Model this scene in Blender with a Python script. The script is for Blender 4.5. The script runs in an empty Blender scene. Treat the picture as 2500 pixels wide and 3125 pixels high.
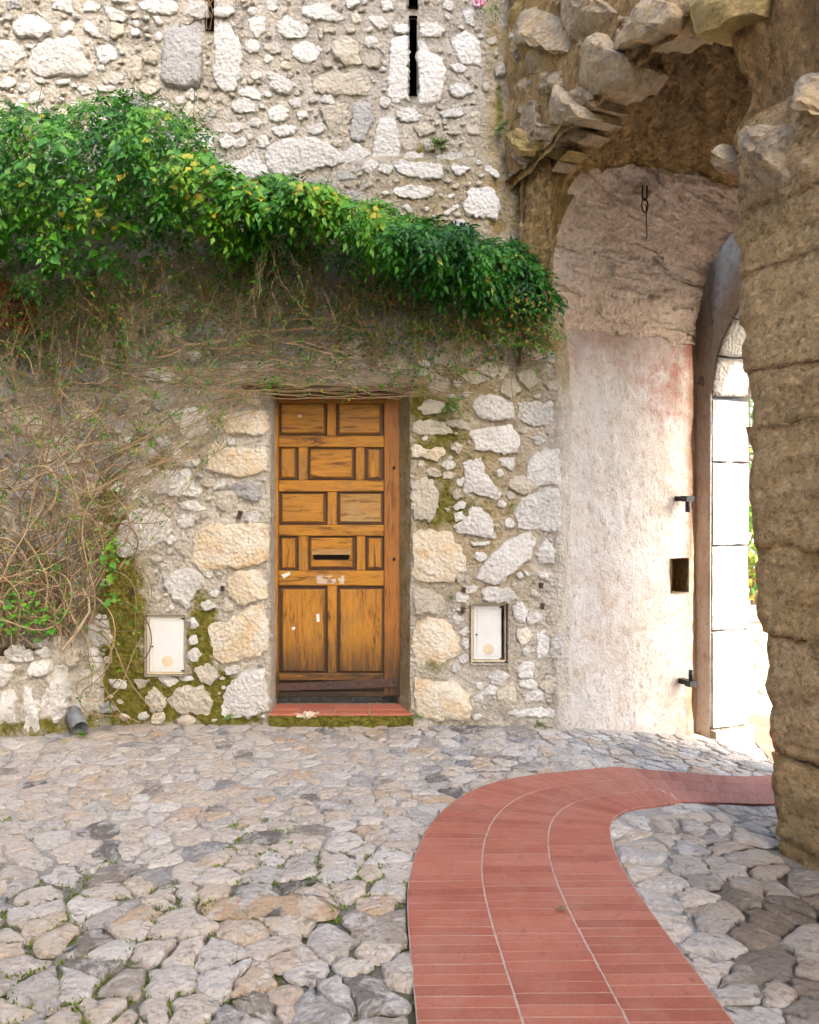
import bpy, math, random
import numpy as np
from mathutils import Vector, Matrix

# ------------------------------------------------------------------ camera, sky, sun, exposure
scene = bpy.context.scene
COL = scene.collection
cam_data = bpy.data.cameras.new('camera')
cam = bpy.data.objects.new('camera', cam_data); COL.objects.link(cam)
cam.location = (0, 0, 1.5); cam.rotation_euler = (math.radians(90), 0, 0)
cam_data.lens = 28.0; cam_data.sensor_width = 36.0; cam_data.shift_y = -0.02
cam_data.clip_start = 0.05; cam_data.clip_end = 500
scene.camera = cam

SUN_AZ = Vector((0.662, -0.745, 0)).normalized(); SUN_EL = math.radians(38)
world = bpy.data.worlds.new('World'); scene.world = world; world.use_nodes = True
wn = world.node_tree.nodes; wl = world.node_tree.links
sky = wn.new('ShaderNodeTexSky'); sky.sky_type = 'NISHITA'; sky.sun_disc = False
sky.sun_elevation = SUN_EL; sky.sun_rotation = math.atan2(SUN_AZ.x, SUN_AZ.y)
sky.air_density = 1.0; sky.dust_density = 4.0; sky.ozone_density = 0.6
wl.new(sky.outputs['Color'], wn['Background'].inputs['Color'])
wn['Background'].inputs['Strength'].default_value = 0.15
sl = bpy.data.lights.new('sun', 'SUN'); sl.energy = 2.0; sl.angle = math.radians(0.6); sl.color = (1, 0.95, 0.87)
so = bpy.data.objects.new('sun', sl); COL.objects.link(so)
sdir = Vector((SUN_AZ.x*math.cos(SUN_EL), SUN_AZ.y*math.cos(SUN_EL), math.sin(SUN_EL)))
so.rotation_euler = sdir.to_track_quat('Z', 'Y').to_euler(); so.location = sdir*30
vs = scene.view_settings
vs.view_transform = 'Standard'; vs.look = 'None'; vs.gamma = 1.0; vs.use_curve_mapping = False
vs.exposure = 3.15

# ------------------------------------------------------------------ helpers
R = random.Random(11)
NPR = np.random.RandomState(5)
TAB = NPR.rand(8, 256, 256)
def vn(x, y, k=0):
    x = np.asarray(x, float); y = np.asarray(y, float)
    xi = np.floor(x).astype(int); yi = np.floor(y).astype(int)
    fx = x-xi; fy = y-yi; fx = fx*fx*(3-2*fx); fy = fy*fy*(3-2*fy)
    T = TAB[k % 8]; a = xi & 255; b = yi & 255; a1 = (xi+1) & 255; b1 = (yi+1) & 255
    return ((T[a, b]*(1-fx)+T[a1, b]*fx)*(1-fy)+(T[a, b1]*(1-fx)+T[a1, b1]*fx)*fy)*2-1
def fbm(x, y, k=0, oct=4, rough=0.5):
    s = 0; amp = 1; tot = 0; f = 1
    for i in range(oct):
        s = s+amp*vn(np.asarray(x)*f+17.3*i, np.asarray(y)*f+9.1*i, k+i); tot += amp; amp *= rough; f *= 2.03
    return s/tot
def smooth01(t):
    t = np.clip(t, 0, 1); return t*t*(3-2*t)

def link(name, me, mat=None, parent=None, loc=None, smooth=True):
    o = bpy.data.objects.new(name, me); COL.objects.link(o)
    if mat is not None and len(me.materials) == 0: me.materials.append(mat)
    if parent is not None: o.parent = parent
    if loc is not None: o.location = loc
    if smooth and len(me.polygons):
        me.polygons.foreach_set('use_smooth', [True]*len(me.polygons))
    return o
def mesh(name, V, F, attrs=None):
    me = bpy.data.meshes.new(name)
    me.from_pydata([tuple(map(float, v)) for v in V] if not isinstance(V, np.ndarray) else V.tolist(), [], F if not isinstance(F, np.ndarray) else F.tolist())
    if attrs:
        for k, a in attrs.items():
            at = me.attributes.new(k, 'FLOAT', 'POINT'); at.data.foreach_set('value', np.asarray(a, np.float32).ravel())
    me.update(); return me
def tag(o, label=None, cat=None, group=None, kind=None):
    if label: o['label'] = label
    if cat: o['category'] = cat
    if group: o['group'] = group
    if kind: o['kind'] = kind
    return o
def empty(name, loc, label=None, cat=None, group=None, kind=None):
    o = bpy.data.objects.new(name, None); COL.objects.link(o); o.location = loc; o.empty_display_size = .1
    return tag(o, label, cat, group, kind)
def child(name, me, mat, parent, smooth=True, wloc=None):
    # geometry given in world coordinates; parents are unrotated empties
    o = link(name, me, mat, parent, None, smooth)
    base = Vector((0, 0, 0)); q = parent
    while q is not None: base += Vector(q.location); q = q.parent
    o.location = (Vector(wloc) if wloc is not None else Vector((0, 0, 0))) - base
    return o

class MB:
    """collects simple solids into one mesh"""
    def __init__(s): s.V = []; s.F = []
    def add(s, V, F):
        b = len(s.V); s.V += [tuple(v) for v in V]; s.F += [tuple(i+b for i in f) for f in F]
    def box(s, x0, x1, y0, y1, z0, z1, bev=0.0):
        if bev <= 0:
            V = [(x, y, z) for x in (x0, x1) for y in (y0, y1) for z in (z0, z1)]
            s.add(V, [(0, 1, 3, 2), (4, 6, 7, 5), (0, 4, 5, 1), (2, 3, 7, 6), (0, 2, 6, 4), (1, 5, 7, 3)]); return s
        b = bev   # chamfer on the front (low y) face only
        V = [(x0, y1, z0), (x1, y1, z0), (x1, y1, z1), (x0, y1, z1),
             (x0, y0+b, z0), (x1, y0+b, z0), (x1, y0+b, z1), (x0, y0+b, z1),
             (x0+b, y0, z0+b), (x1-b, y0, z0+b), (x1-b, y0, z1-b), (x0+b, y0, z1-b)]
        s.add(V, [(3, 2, 1, 0)]+[(i, (i+1) % 4, 4+(i+1) % 4, 4+i) for i in range(4)]+[(4+i, 4+(i+1) % 4, 8+(i+1) % 4, 8+i) for i in range(4)]+[(8, 9, 10, 11)])
        return s
    def tube(s, P, r, n=6, cap=True, r2=None):
        P = [Vector(p) for p in P]; m = len(P); b = len(s.V); up = Vector((.13, .31, .94))
        for i, p in enumerate(P):
            d = (P[min(i+1, m-1)]-P[max(i-1, 0)]); d = d.normalized() if d.length > 1e-9 else Vector((0, 0, 1))
            a = d.cross(up); a = a.normalized() if a.length > 1e-4 else Vector((1, 0, 0)); c = d.cross(a)
            rr = r if r2 is None else r+(r2-r)*i/(m-1)
            for k in range(n):
                t = 2*math.pi*k/n; s.V.append(tuple(p+a*math.cos(t)*rr+c*math.sin(t)*rr))
        for i in range(m-1):
            for k in range(n):
                s.F.append((b+i*n+k, b+i*n+(k+1) % n, b+(i+1)*n+(k+1) % n, b+(i+1)*n+k))
        if cap:
            s.F.append(tuple(b+k for k in range(n))[::-1]); s.F.append(tuple(b+(m-1)*n+k for k in range(n)))
        return s
    def disc(s, c, r, y0, y1, n=24):   # disc facing -y
        b = len(s.V)
        for y in (y0, y1):
            for k in range(n):
                t = 2*math.pi*k/n; s.V.append((c[0]+r*math.cos(t), y, c[1]+r*math.sin(t)))
        for k in range(n): s.F.append((b+k, b+(k+1) % n, b+n+(k+1) % n, b+n+k))
        s.F.append(tuple(b+k for k in range(n))[::-1]); s.F.append(tuple(b+n+k for k in range(n))); return s
    def mesh(s, name): return mesh(name, s.V, s.F)

# ------------------------------------------------------------------ materials
class M:
    """tiny node builder"""
    def __init__(s, name, rough=0.85, spec=0.3):
        s.m = bpy.data.materials.new(name); s.m.use_nodes = True
        s.t = s.m.node_tree; s.n = s.t.nodes; s.l = s.t.links
        s.b = s.n['Principled BSDF']; s.b.inputs['Roughness'].default_value = rough
        s.b.inputs['Specular IOR Level'].default_value = spec
        g = s.n.new('ShaderNodeNewGeometry'); s.pos = g.outputs['Position']
    def vec(s, scale=(1, 1, 1), src=None):
        m = s.n.new('ShaderNodeMapping'); m.inputs['Scale'].default_value = scale
        s.l.new(src or s.pos, m.inputs['Vector']); return m.outputs['Vector']
    def noise(s, scale, detail=6, rough=0.6, vec=None, dist=0.0):
        x = s.n.new('ShaderNodeTexNoise'); x.inputs['Scale'].default_value = scale; x.inputs['Detail'].default_value = detail
        x.inputs['Roughness'].default_value = rough; x.inputs['Distortion'].default_value = dist
        s.l.new(vec or s.pos, x.inputs['Vector']); return x.outputs['Fac']
    def voro(s, scale, vec=None, feat='F1'):
        x = s.n.new('ShaderNodeTexVoronoi'); x.feature = feat; x.inputs['Scale'].default_value = scale
        s.l.new(vec or s.pos, x.inputs['Vector']); return x.outputs['Distance']
    def ramp(s, fac, stops):
        r = s.n.new('ShaderNodeValToRGB'); e = r.color_ramp.elements
        while len(e) < len(stops): e.new(0.5)
        for k, (p, c) in enumerate(stops):
            e[k].position = p; e[k].color = (c, c, c, 1) if isinstance(c, (int, float)) else (*c, 1)
        s.l.new(fac, r.inputs['Fac']); return r.outputs['Color']
    def mix(s, fac, a, b, mode='MIX'):
        x = s.n.new('ShaderNodeMix'); x.data_type = 'RGBA'; x.blend_type = mode
        for sock, v in ((x.inputs[0], fac), (x.inputs[6], a), (x.inputs[7], b)):
            if isinstance(v, (int, float)): sock.default_value = v if sock == x.inputs[0] else (v, v, v, 1)
            elif isinstance(v, tuple): sock.default_value = (*v, 1)
            else: s.l.new(v, sock)
        return x.outputs[2]
    def math(s, op, a, b=0.0, c=None):
        x = s.n.new('ShaderNodeMath'); x.operation = op
        for i, v in enumerate((a, b) if c is None else (a, b, c)):
            if isinstance(v, (int, float)): x.inputs[i].default_value = v
            else: s.l.new(v, x.inputs[i])
        return x.outputs[0]
    def attr(s, name):
        x = s.n.new('ShaderNodeAttribute'); x.attribute_name = name; return x.outputs['Fac']
    def rnd(s):
        return s.n.new('ShaderNodeObjectInfo').outputs['Random']
    def sep(s, axis):
        x = s.n.new('ShaderNodeSeparateXYZ'); s.l.new(s.pos, x.inputs[0]); return x.outputs[axis]
    def color(s, c):
        if isinstance(c, tuple): s.b.inputs['Base Color'].default_value = (*c, 1)
        else: s.l.new(c, s.b.inputs['Base Color'])
        return s
    def bump(s, h, strength=0.5, dist=0.01):
        x = s.n.new('ShaderNodeBump'); x.inputs['Strength'].default_value = strength; x.inputs['Distance'].default_value = dist
        s.l.new(h, x.inputs['Height'])
        old = s.b.inputs['Normal'].links
        if old: s.l.new(old[0].from_socket, x.inputs['Normal'])
        s.l.new(x.outputs['Normal'], s.b.inputs['Normal']); return s

def rocky_height(m, sc=1.0):
    a = m.noise(14*sc, 8, .65, dist=.4); b = m.voro(38*sc); c = m.noise(70*sc, 5, .7)
    h = m.math('MULTIPLY_ADD', b, .45, a); return m.math('MULTIPLY_ADD', c, .35, h)

def make_stone(name, base, alt, grey, ochre=0.0, dark=0.62, bs=.8):
    m = M(name, .9, .2); t = m.attr('tint')
    big = m.noise(5, 6, .6); mid = m.noise(17, 7, .68, dist=.5); fine = m.noise(60, 5, .7)
    c = m.mix(m.ramp(big, [(.35, 0), (.65, 1)]), base, alt)
    if ochre > 0:
        o = m.ramp(m.noise(6.3, 7, .65, dist=.8), [(.62-ochre*.3, 0), (.85-ochre*.25, 1)])
        c = m.mix(m.math('MULTIPLY', o, .8), c, (.70, .47, .19))
    # grey lichen crust and dark specks
    lich = m.ramp(m.noise(9, 8, .72, dist=.6), [(.54, 0), (.66, 1)])
    c = m.mix(m.math('MULTIPLY', lich, m.ramp(t, [(.2, .12), (.9, .8)])), c, grey)
    sp = m.ramp(mid, [(dark-.02, 0), (dark+.07, 1)])
    c = m.mix(m.math('MULTIPLY', sp, m.ramp(t, [(0, .12), (1, .6)])), c, (.11, .105, .095))
    # veins / cracks
    cr = m.ramp(m.voro(10, m.vec((1, 1, 1.7)), 'DISTANCE_TO_EDGE'), [(0, 1), (.018, 0)])
    cr = m.math('MULTIPLY', cr, m.ramp(m.noise(8, 2, .5), [(.48, 0), (.6, .6)]))
    c = m.mix(cr, c, (.24, .2, .15))
    c = m.mix(m.ramp(fine, [(.35, .28), (.6, 0)]), c, (.4, .35, .28))
    v = m.ramp(t, [(0, 1.0), (1, .8)])
    m.color(m.mix(1.0, c, v, 'MULTIPLY'))
    m.bump(rocky_height(m), bs, .045); m.bump(m.noise(110, 5, .75), .6, .008)
    return m.m
MAT = {}
MAT['stone_w'] = make_stone('limestone_white', (.86, .85, .82), (.74, .72, .67), (.48, .50, .51))
MAT['stone_p'] = make_stone('limestone_pale', (.70, .64, .53), (.60, .54, .43), (.38, .38, .36))
MAT['stone_o'] = make_stone('limestone_ochre', (.82, .77, .67), (.78, .69, .53), (.54, .50, .44), .62, .68)
MAT['stone_g'] = make_stone('limestone_grey', (.50, .50, .49), (.42, .42, .42), (.26, .27, .28), 0, .55)
MAT['stone_v'] = make_stone('gate_stone', (.56, .45, .31), (.43, .32, .20), (.28, .23, .175), .45, .52)
MAT['stone_y'] = make_stone('gate_stone_yellow', (.46, .34, .12), (.36, .25, .09), (.25, .19, .10), .3, .6)

def mortar_mat():
    m = M('lime_mortar', .95, .15)
    a = m.noise(4, 7, .65, dist=.3); f = m.noise(40, 6, .7)
    c = m.mix(m.ramp(a, [(.3, 0), (.7, 1)]), (.52, .47, .40), (.62, .59, .53))
    c = m.mix(m.ramp(m.noise(9, 7, .7, dist=.7), [(.48, 0), (.64, .9)]), c, (.75, .73, .69))
    c = m.mix(m.ramp(f, [(.3, .65), (.52, 0)]), c, (.22, .185, .135))
    och = m.math('MULTIPLY', m.attr('ochre'), m.ramp(m.noise(7, 6, .7), [(.25, .25), (.6, 1)]))
    c = m.mix(och, c, (.40, .29, .12))
    wh = m.math('MULTIPLY', m.attr('white'), m.ramp(m.noise(6, 6, .7, dist=.5), [(.3, .3), (.6, 1)]))
    c = m.mix(wh, c, (.70, .64, .54))
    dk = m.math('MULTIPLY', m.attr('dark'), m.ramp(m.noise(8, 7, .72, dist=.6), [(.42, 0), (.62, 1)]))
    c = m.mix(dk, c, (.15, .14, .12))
    ms = m.math('ADD', m.attr('moss'), m.math('MULTIPLY_ADD', m.noise(11, 7, .7), 1.4, -.95))
    ms = m.ramp(ms, [(.0, 0), (.35, 1)])
    mc = m.mix(m.ramp(m.noise(26, 5, .7), [(.35, 0), (.65, 1)]), (.10, .095, .012), (.26, .23, .045))
    c = m.mix(ms, c, mc)
    m.color(c); m.bump(rocky_height(m, 1.1), 1.0, .04); m.bump(m.noise(150, 5, .75), .7, .008)
    return m.m
MAT['mortar'] = mortar_mat()

def plaster_mat():
    m = M('old_lime_plaster', .92, .15)
    a = m.noise(3.2, 7, .65, dist=.4); f = m.noise(34, 6, .7, m.vec((1, 1, .6)))
    c = m.mix(m.ramp(a, [(.32, 0), (.68, 1)]), (.88, .85, .80), (.82, .74, .65))
    c = m.mix(m.ramp(f, [(.34, .7), (.48, 0)]), c, (.46, .34, .22))
    c = m.mix(m.ramp(m.noise(12, 8, .75, dist=.9), [(.55, 0), (.75, .5)]), c, (.62, .47, .34))
    c = m.mix(m.ramp(m.noise(2.2, 9, .75, None, .5), [(.46, 0), (.62, .6)]), c, (.66, .52, .40))
    c = m.mix(m.ramp(m.noise(3.6, 9, .78, m.vec((1, 1, .5)), .4), [(.54, 0), (.66, .55)]), c, (.90, .88, .85))
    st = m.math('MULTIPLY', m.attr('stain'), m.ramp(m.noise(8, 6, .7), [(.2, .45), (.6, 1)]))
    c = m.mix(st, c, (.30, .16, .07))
    pk = m.math('MULTIPLY', m.attr('pink'), m.ramp(m.noise(10, 8, .75, None, .15), [(.40, 0), (.66, 1)]))
    c = m.mix(pk, c, (.52, .20, .15))
    h = m.math('MULTIPLY_ADD', m.noise(26, 8, .78, m.vec((1, 1, .7)), .3), .7, m.noise(4, 9, .75, None, .5))
    m.color(c); m.bump(h, 1.0, .05); m.bump(m.noise(110, 5, .75), .5, .008)
    return m.m
MAT['plaster'] = plaster_mat()

def gate_mat(name, base, alt, light, dk=.5, streak=True, sp=.7):
    m = M(name, .93, .15)
    v = m.vec((1, 1, .62)) if streak else m.vec((1, 1, 1.35))
    a = m.noise(4.5, 8, .68, v, .5); b = m.noise(15, 8, .7, v, .6)
    c = m.mix(m.ramp(a, [(.35, 0), (.66, 1)]), base, alt)
    c = m.mix(m.ramp(b, [(.5, 0), (.68, .75)]), c, light)
    c = m.mix(m.ramp(m.noise(3.1, 8, .7, dist=.8), [(.58-.1*dk, 0), (.74, .15+.7*dk)]), c, (.13, .10, .075))
    c = m.mix(m.ramp(m.noise(42, 6, .72, v), [(.3, sp), (.5, 0)]), c, (.12, .085, .05))
    ex = m.math('MULTIPLY', m.attr('stain'), m.ramp(m.noise(6, 7, .7, dist=.5), [(.3, .2), (.6, 1)]))
    c = m.mix(ex, c, (.07, .06, .05))
    gl = m.math('MULTIPLY', m.attr('gold'), m.ramp(m.noise(6, 7, .7, v), [(.25, .35), (.6, 1)]))
    c = m.mix(gl, c, (.66, .46, .20))
    c = m.mix(m.ramp(m.noise(20, 9, .8, v, .15), [(.38, sp), (.50, 0)]), c, (.15, .095, .05))
    m.bump(m.ramp(m.noise(22, 9, .8, v, .2), [(.38, 0), (.52, 1)]), .9 if sp > .6 else .35, .03)
    m.color(c); m.bump(rocky_height(m, .8), 1.0, .06); m.bump(m.noise(90, 6, .75), .8, .012)
    return m.m
MAT['gate_brown'] = gate_mat('gate_rough_brown', (.56, .355, .16), (.41, .25, .115), (.76, .55, .29), .5)
MAT['gate_pier'] = gate_mat('gate_pier_stone', (.74, .53, .30), (.60, .41, .215), (.82, .65, .41), .3, False)
MAT['gate_pink'] = gate_mat('vault_pink_stone', (.90, .75, .62), (.84, .67, .53), (.92, .82, .72), .0, False, .32)
MAT['jamb'] = make_stone('jamb_limestone', (.36, .345, .32), (.30, .285, .26), (.22, .205, .185), .0, .62)
MAT['jamb_base'] = make_stone('jamb_base_stone', (.36, .31, .24), (.30, .24, .16), (.22, .19, .15), .0, .6)

def cobble_mat():
    m = M('cobblestone', .72, .35); t = m.attr('tint')
    c = m.ramp(t, [(0, (.16, .165, .18)), (.16, (.37, .35, .325)), (.34, (.47, .39, .30)), (.5, (.48, .455, .42)), (.62, (.43, .31, .20)),
                   (.76, (.56, .53, .485)), (.88, (.27, .23, .19)), (1, (.10, .095, .09))])
    c = m.mix(m.ramp(m.noise(9, 8, .75, dist=.9), [(.49, 0), (.61, .8)]), c, (.52, .50, .47))
    c = m.mix(m.ramp(m.noise(19, 8, .75, dist=.9), [(.54, 0), (.64, .85)]), c, (.19, .165, .14))
    c = m.mix(m.ramp(m.noise(70, 5, .7), [(.3, .5), (.5, 0)]), c, (.24, .21, .17))
    c = m.mix(m.math('MULTIPLY', m.attr('brown_tone'), m.ramp(m.noise(7, 5, .7), [(.25, .8), (.55, 1)])), c, (.115, .085, .058))
    m.color(c); m.bump(rocky_height(m, 1.1), .9, .028); m.bump(m.noise(130, 5, .75), .5, .006)
    return m.m
MAT['cobble'] = cobble_mat()
def ground_mat():
    m = M('paving_mortar', .95, .15)
    c = m.mix(m.ramp(m.noise(5, 7, .7), [(.3, 0), (.7, 1)]), (.33, .315, .29), (.49, .475, .445))
    c = m.mix(m.ramp(m.noise(55, 6, .7), [(.3, .7), (.55, 0)]), c, (.20, .185, .165))
    sl_ = m.math('MULTIPLY', m.attr('moss'), m.ramp(m.noise(5, 7, .75, None, .6), [(.30, .55), (.5, 1)]))
    c = m.mix(sl_, c, (.085, .075, .055))
    g = m.math('MULTIPLY', m.attr('brown_tone'), m.ramp(m.noise(6, 6, .7), [(.25, .55), (.55, 1)]))
    c = m.mix(g, c, (.11, .085, .06))
    ms = m.math('ADD', m.attr('moss'), m.math('MULTIPLY_ADD', m.noise(8, 7, .7, dist=.5), 1.8, -1.52))
    ms = m.ramp(ms, [(0, 0), (.25, 1)])
    c = m.mix(ms, c, m.mix(m.noise(30, 4, .7), (.05, .06, .012), (.12, .14, .03)))
    m.color(c); m.bump(m.noise(70, 7, .75), .9, .012); m.bump(m.noise(220, 3, .7), .5, .004)
    return m.m
MAT['paving'] = ground_mat()
def brick_mat(name, c0, c1, c2):
    m = M(name, .8, .3); t = m.attr('tint')
    c = m.ramp(t, [(0, c0), (.5, c1), (1, c2)])
    c = m.mix(m.ramp(m.noise(6, 6, .65), [(.4, 0), (.75, .45)]), c, (.37, .175, .13))
    c = m.mix(m.ramp(m.noise(30, 7, .72, dist=.4), [(.54, 0), (.72, .5)]), c, (.22, .07, .045))
    c = m.mix(m.ramp(m.noise(110, 4, .7), [(.32, .4), (.5, 0)]), c, (.17, .065, .045))
    c = m.mix(m.ramp(m.noise(3.1, 7, .75, None, .6), [(.50, 0), (.70, .45)]), c, (.30, .16, .115))
    c = m.mix(m.ramp(m.noise(15, 8, .78, None, .3), [(.58, 0), (.66, .55)]), c, (.15, .06, .042))
    m.color(c); m.bump(m.noise(90, 6, .7), .6, .006); m.bump(m.noise(25, 6, .7), .4, .008)
    return m.m
MAT['brick'] = brick_mat('path_brick', (.28, .083, .051), (.33, .115, .076), (.235, .066, .041))
MAT['tile'] = brick_mat('doorstep_tile', (.42, .12, .06), (.40, .13, .075), (.36, .10, .055))
m = M('brick_joint', .95, .1)
m.color(m.mix(m.ramp(m.noise(30, 6, .7), [(.35, 0), (.65, 1)]), (.30, .22, .18), (.40, .32, .28))); m.bump(m.noise(120, 4, .7), .5, .004); MAT['joint'] = m.m

def wood_mat(name, horiz, c0, c1, c2, weather=.5):
    m = M(name, .55, .4); t = m.attr('tint')
    off = m.n.new('ShaderNodeVectorMath'); off.operation = 'ADD'
    cb = m.n.new('ShaderNodeCombineXYZ'); m.l.new(m.math('MULTIPLY', t, 37.0), cb.inputs[0]); m.l.new(m.math('MULTIPLY', t, 19.0), cb.inputs[2])
    m.l.new(m.pos, off.inputs[0]); m.l.new(cb.outputs[0], off.inputs[1]); src = off.outputs[0]
    sc = (.12, 1, 1) if horiz else (1, 1, .12)
    g = m.noise(30, 8, .66, m.vec(sc, src), .9); f = m.noise(160, 5, .7, m.vec((sc[0]*.5 if horiz else 1, 1, sc[2]*.5 if not horiz else 1), src))
    big = m.noise(6, 6, .7, m.vec((.6, 1, .6), src))
    c = m.mix(m.ramp(g, [(.36, 0), (.62, 1)]), c0, c1)
    c = m.mix(m.ramp(big, [(.5, 0), (.75, weather)]), c, c2)
    c = m.mix(m.ramp(g, [(.34, .9), (.46, 0)]), c, (.085, .034, .006))
    c = m.mix(m.ramp(f, [(.34, .6), (.46, 0)]), c, (.10, .042, .010))
    rot = m.math('MULTIPLY', m.attr('rot'), m.ramp(m.noise(30, 6, .7, m.vec(sc, src)), [(.3, .3), (.55, 1)]))
    c = m.mix(rot, c, (.025, .017, .010))
    m.color(c); m.bump(g, .5, .004); m.bump(f, .35, .002)
    return m.m
MAT['wood_h'] = wood_mat('oak_horizontal', True, (.29, .12, .011), (.46, .205, .018), (.24, .135, .035), .7)
MAT['wood_v'] = wood_mat('oak_vertical', False, (.28, .115, .011), (.44, .195, .018), (.22, .125, .04), .85)
MAT['wood_grey'] = wood_mat('oak_weathered', True, (.30, .15, .035), (.40, .22, .06), (.33, .25, .13), .85)
MAT['wood_red'] = wood_mat('oak_frame_dark', False, (.24, .085, .012), (.33, .125, .018), (.22, .10, .03))
MAT['wood_dark'] = wood_mat('oak_shadowed_moulding', True, (.075, .036, .016), (.10, .05, .024), (.06, .035, .02))  # dark stain, with the shade of the panel recesses painted into it
MAT['beam'] = wood_mat('old_lintel_wood', True, (.09, .055, .03), (.14, .085, .045), (.12, .09, .06))
m = M('rusted_iron', .7, .4); m.color(m.mix(m.ramp(m.noise(40, 6, .7), [(.4, 0), (.65, 1)]), (.055, .045, .045), (.13, .06, .035))); m.b.inputs['Metallic'].default_value = .4; m.bump(m.noise(90, 4, .7), .5, .003); MAT['iron'] = m.m
m = M('black_iron', .45, .5); m.color((.03, .03, .033)); m.b.inputs['Metallic'].default_value = .6; m.bump(m.noise(80, 4, .7), .4, .002); MAT['black_iron'] = m.m
m = M('meter_box_plastic', .4, .4); m.color(m.mix(m.ramp(m.noise(9, 6, .7), [(.45, 0), (.8, .5)]), (.64, .65, .64), (.52, .50, .45))); m.bump(m.noise(60, 3), .05, .002); MAT['box'] = m.m
m = M('meter_box_cream', .4, .4); m.color(m.mix(m.ramp(m.noise(14, 6, .7), [(.4, 0), (.7, .8)]), (.66, .56, .40), (.50, .38, .22))); MAT['cream'] = m.m
m = M('dark_void_shade', 1, 0); m.color((.018, .015, .012)); MAT['void_shade'] = m.m  # near-black colour painted in for the shade inside slits, splits and pipe
m = M('grey_pipe', .5, .4); m.color(m.mix(m.ramp(m.noise(20, 5), [(.4, 0), (.7, 1)]), (.13, .145, .16), (.20, .20, .20))); MAT['pipe'] = m.m
m = M('terracotta_plaque', .85, .25); m.color(m.mix(m.ramp(m.noise(11, 6, .7), [(.35, 0), (.7, 1)]), (.20, .055, .016), (.11, .03, .01))); m.bump(m.noise(60, 5, .7), .4, .004); MAT['terracotta'] = m.m
m = M('plaque_ink', .8, .2); m.color((.02, .012, .01)); MAT['ink'] = m.m
m = M('soil', .95, .1); m.color(m.mix(m.noise(20, 6, .7), (.05, .035, .02), (.14, .09, .05))); m.bump(m.noise(40, 6, .7), .8, .02); MAT['soil'] = m.m

def leaf_mat(name, stops, trans=.35):
    m = M(name, .5, .4); t = m.attr('tint')
    c = m.ramp(t, stops)
    m.color(c)
    tr = m.n.new('ShaderNodeBsdfTranslucent'); m.l.new(m.mix(1.0, c, (1.0, 1.0, .5), 'MULTIPLY'), tr.inputs['Color'])
    mx = m.n.new('ShaderNodeMixShader'); mx.inputs[0].default_value = trans
    m.l.new(m.b.outputs[0], mx.inputs[1]); m.l.new(tr.outputs[0], mx.inputs[2])
    m.l.new(mx.outputs[0], m.n['Material Output'].inputs['Surface'])
    return m.m
MAT['leaf'] = leaf_mat('vine_leaf', [(0, (.012, .075, .014)), (.4, (.035, .17, .012)), (.7, (.09, .29, .016)), (.93, (.22, .38, .03)), (.965, (.52, .42, .03)), (1, (.22, .12, .03))])
MAT['leaf2'] = leaf_mat('garden_leaf', [(0, (.03, .10, .02)), (.5, (.06, .16, .02)), (.85, (.20, .24, .03)), (1, (.45, .34, .04))], .4)
MAT['grass'] = leaf_mat('joint_moss', [(0, (.05, .08, .008)), (.5, (.11, .16, .014)), (1, (.20, .26, .025))], .2)
m = M('vine_stem', .8, .25); t = m.attr('tint')
m.color(m.mix(m.ramp(m.noise(30, 5, .7), [(.4, 0), (.7, .5)]), m.ramp(t, [(0, (.10, .06, .03)), (.35, (.28, .19, .10)), (.7, (.46, .34, .20)), (1, (.56, .46, .32))]), (.16, .10, .05))); MAT['stem'] = m.m
m = M('pink_petal', .6, .3); m.color((.55, .06, .22)); MAT['petal'] = m.m
m = M('white_scuff', .8, .2); m.color((.62, .60, .56)); MAT['scuff'] = m.m

# ------------------------------------------------------------------ site layout (metres)
# the long wall stands at y = WY; the gatehouse runs obliquely: s along its front, v inwards through the passage, h up
WY = 5.1
G0 = np.array([.75, 5.1]); GU = np.array([.408, -.913]); GN = np.array([.913, .408])
def GP(s, v, h):
    s = np.asarray(s, float); v = np.asarray(v, float); h = np.asarray(h, float)
    s, v, h = np.broadcast_arrays(s, v, h)
    return np.stack([G0[0]+GU[0]*s+GN[0]*v, G0[1]+GU[1]*s+GN[1]*v, h], -1)
GRP = G0  # base of the gatehouse corner
def gz(x, y):
    v = (np.asarray(x)-G0[0])*GN[0]+(np.asarray(y)-G0[1])*GN[1]
    return np.where(v < 0, 0, np.where(v < 1.5, -.17*v, np.where(v < 2, -.255-.5*(v-1.5), -.505-.06*np.minimum(v-2, 20))))
# image pixel coordinates scaled onto the plane of the long wall: 476.5 pixels to the metre
U = 1/476.5
def WX(px): return (np.asarray(px, float)-1250)*U
def WZ(py): return 1.5-(np.asarray(py, float)-1500)*U
def PXW(x): return np.asarray(x)/U+1250
def PYW(z): return 1500-(np.asarray(z)-1.5)/U
def wall_y(x, z):
    px = PXW(x); py = PYW(z)
    led = smooth01((py-470)/40)*smooth01((px-1040)/120)*smooth01((1540-px)/60)*smooth01((1500-py)/700)
    return WY-.075*led+.022*fbm(np.asarray(x)*1.3, np.asarray(z)*1.3, 1, 3)

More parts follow.
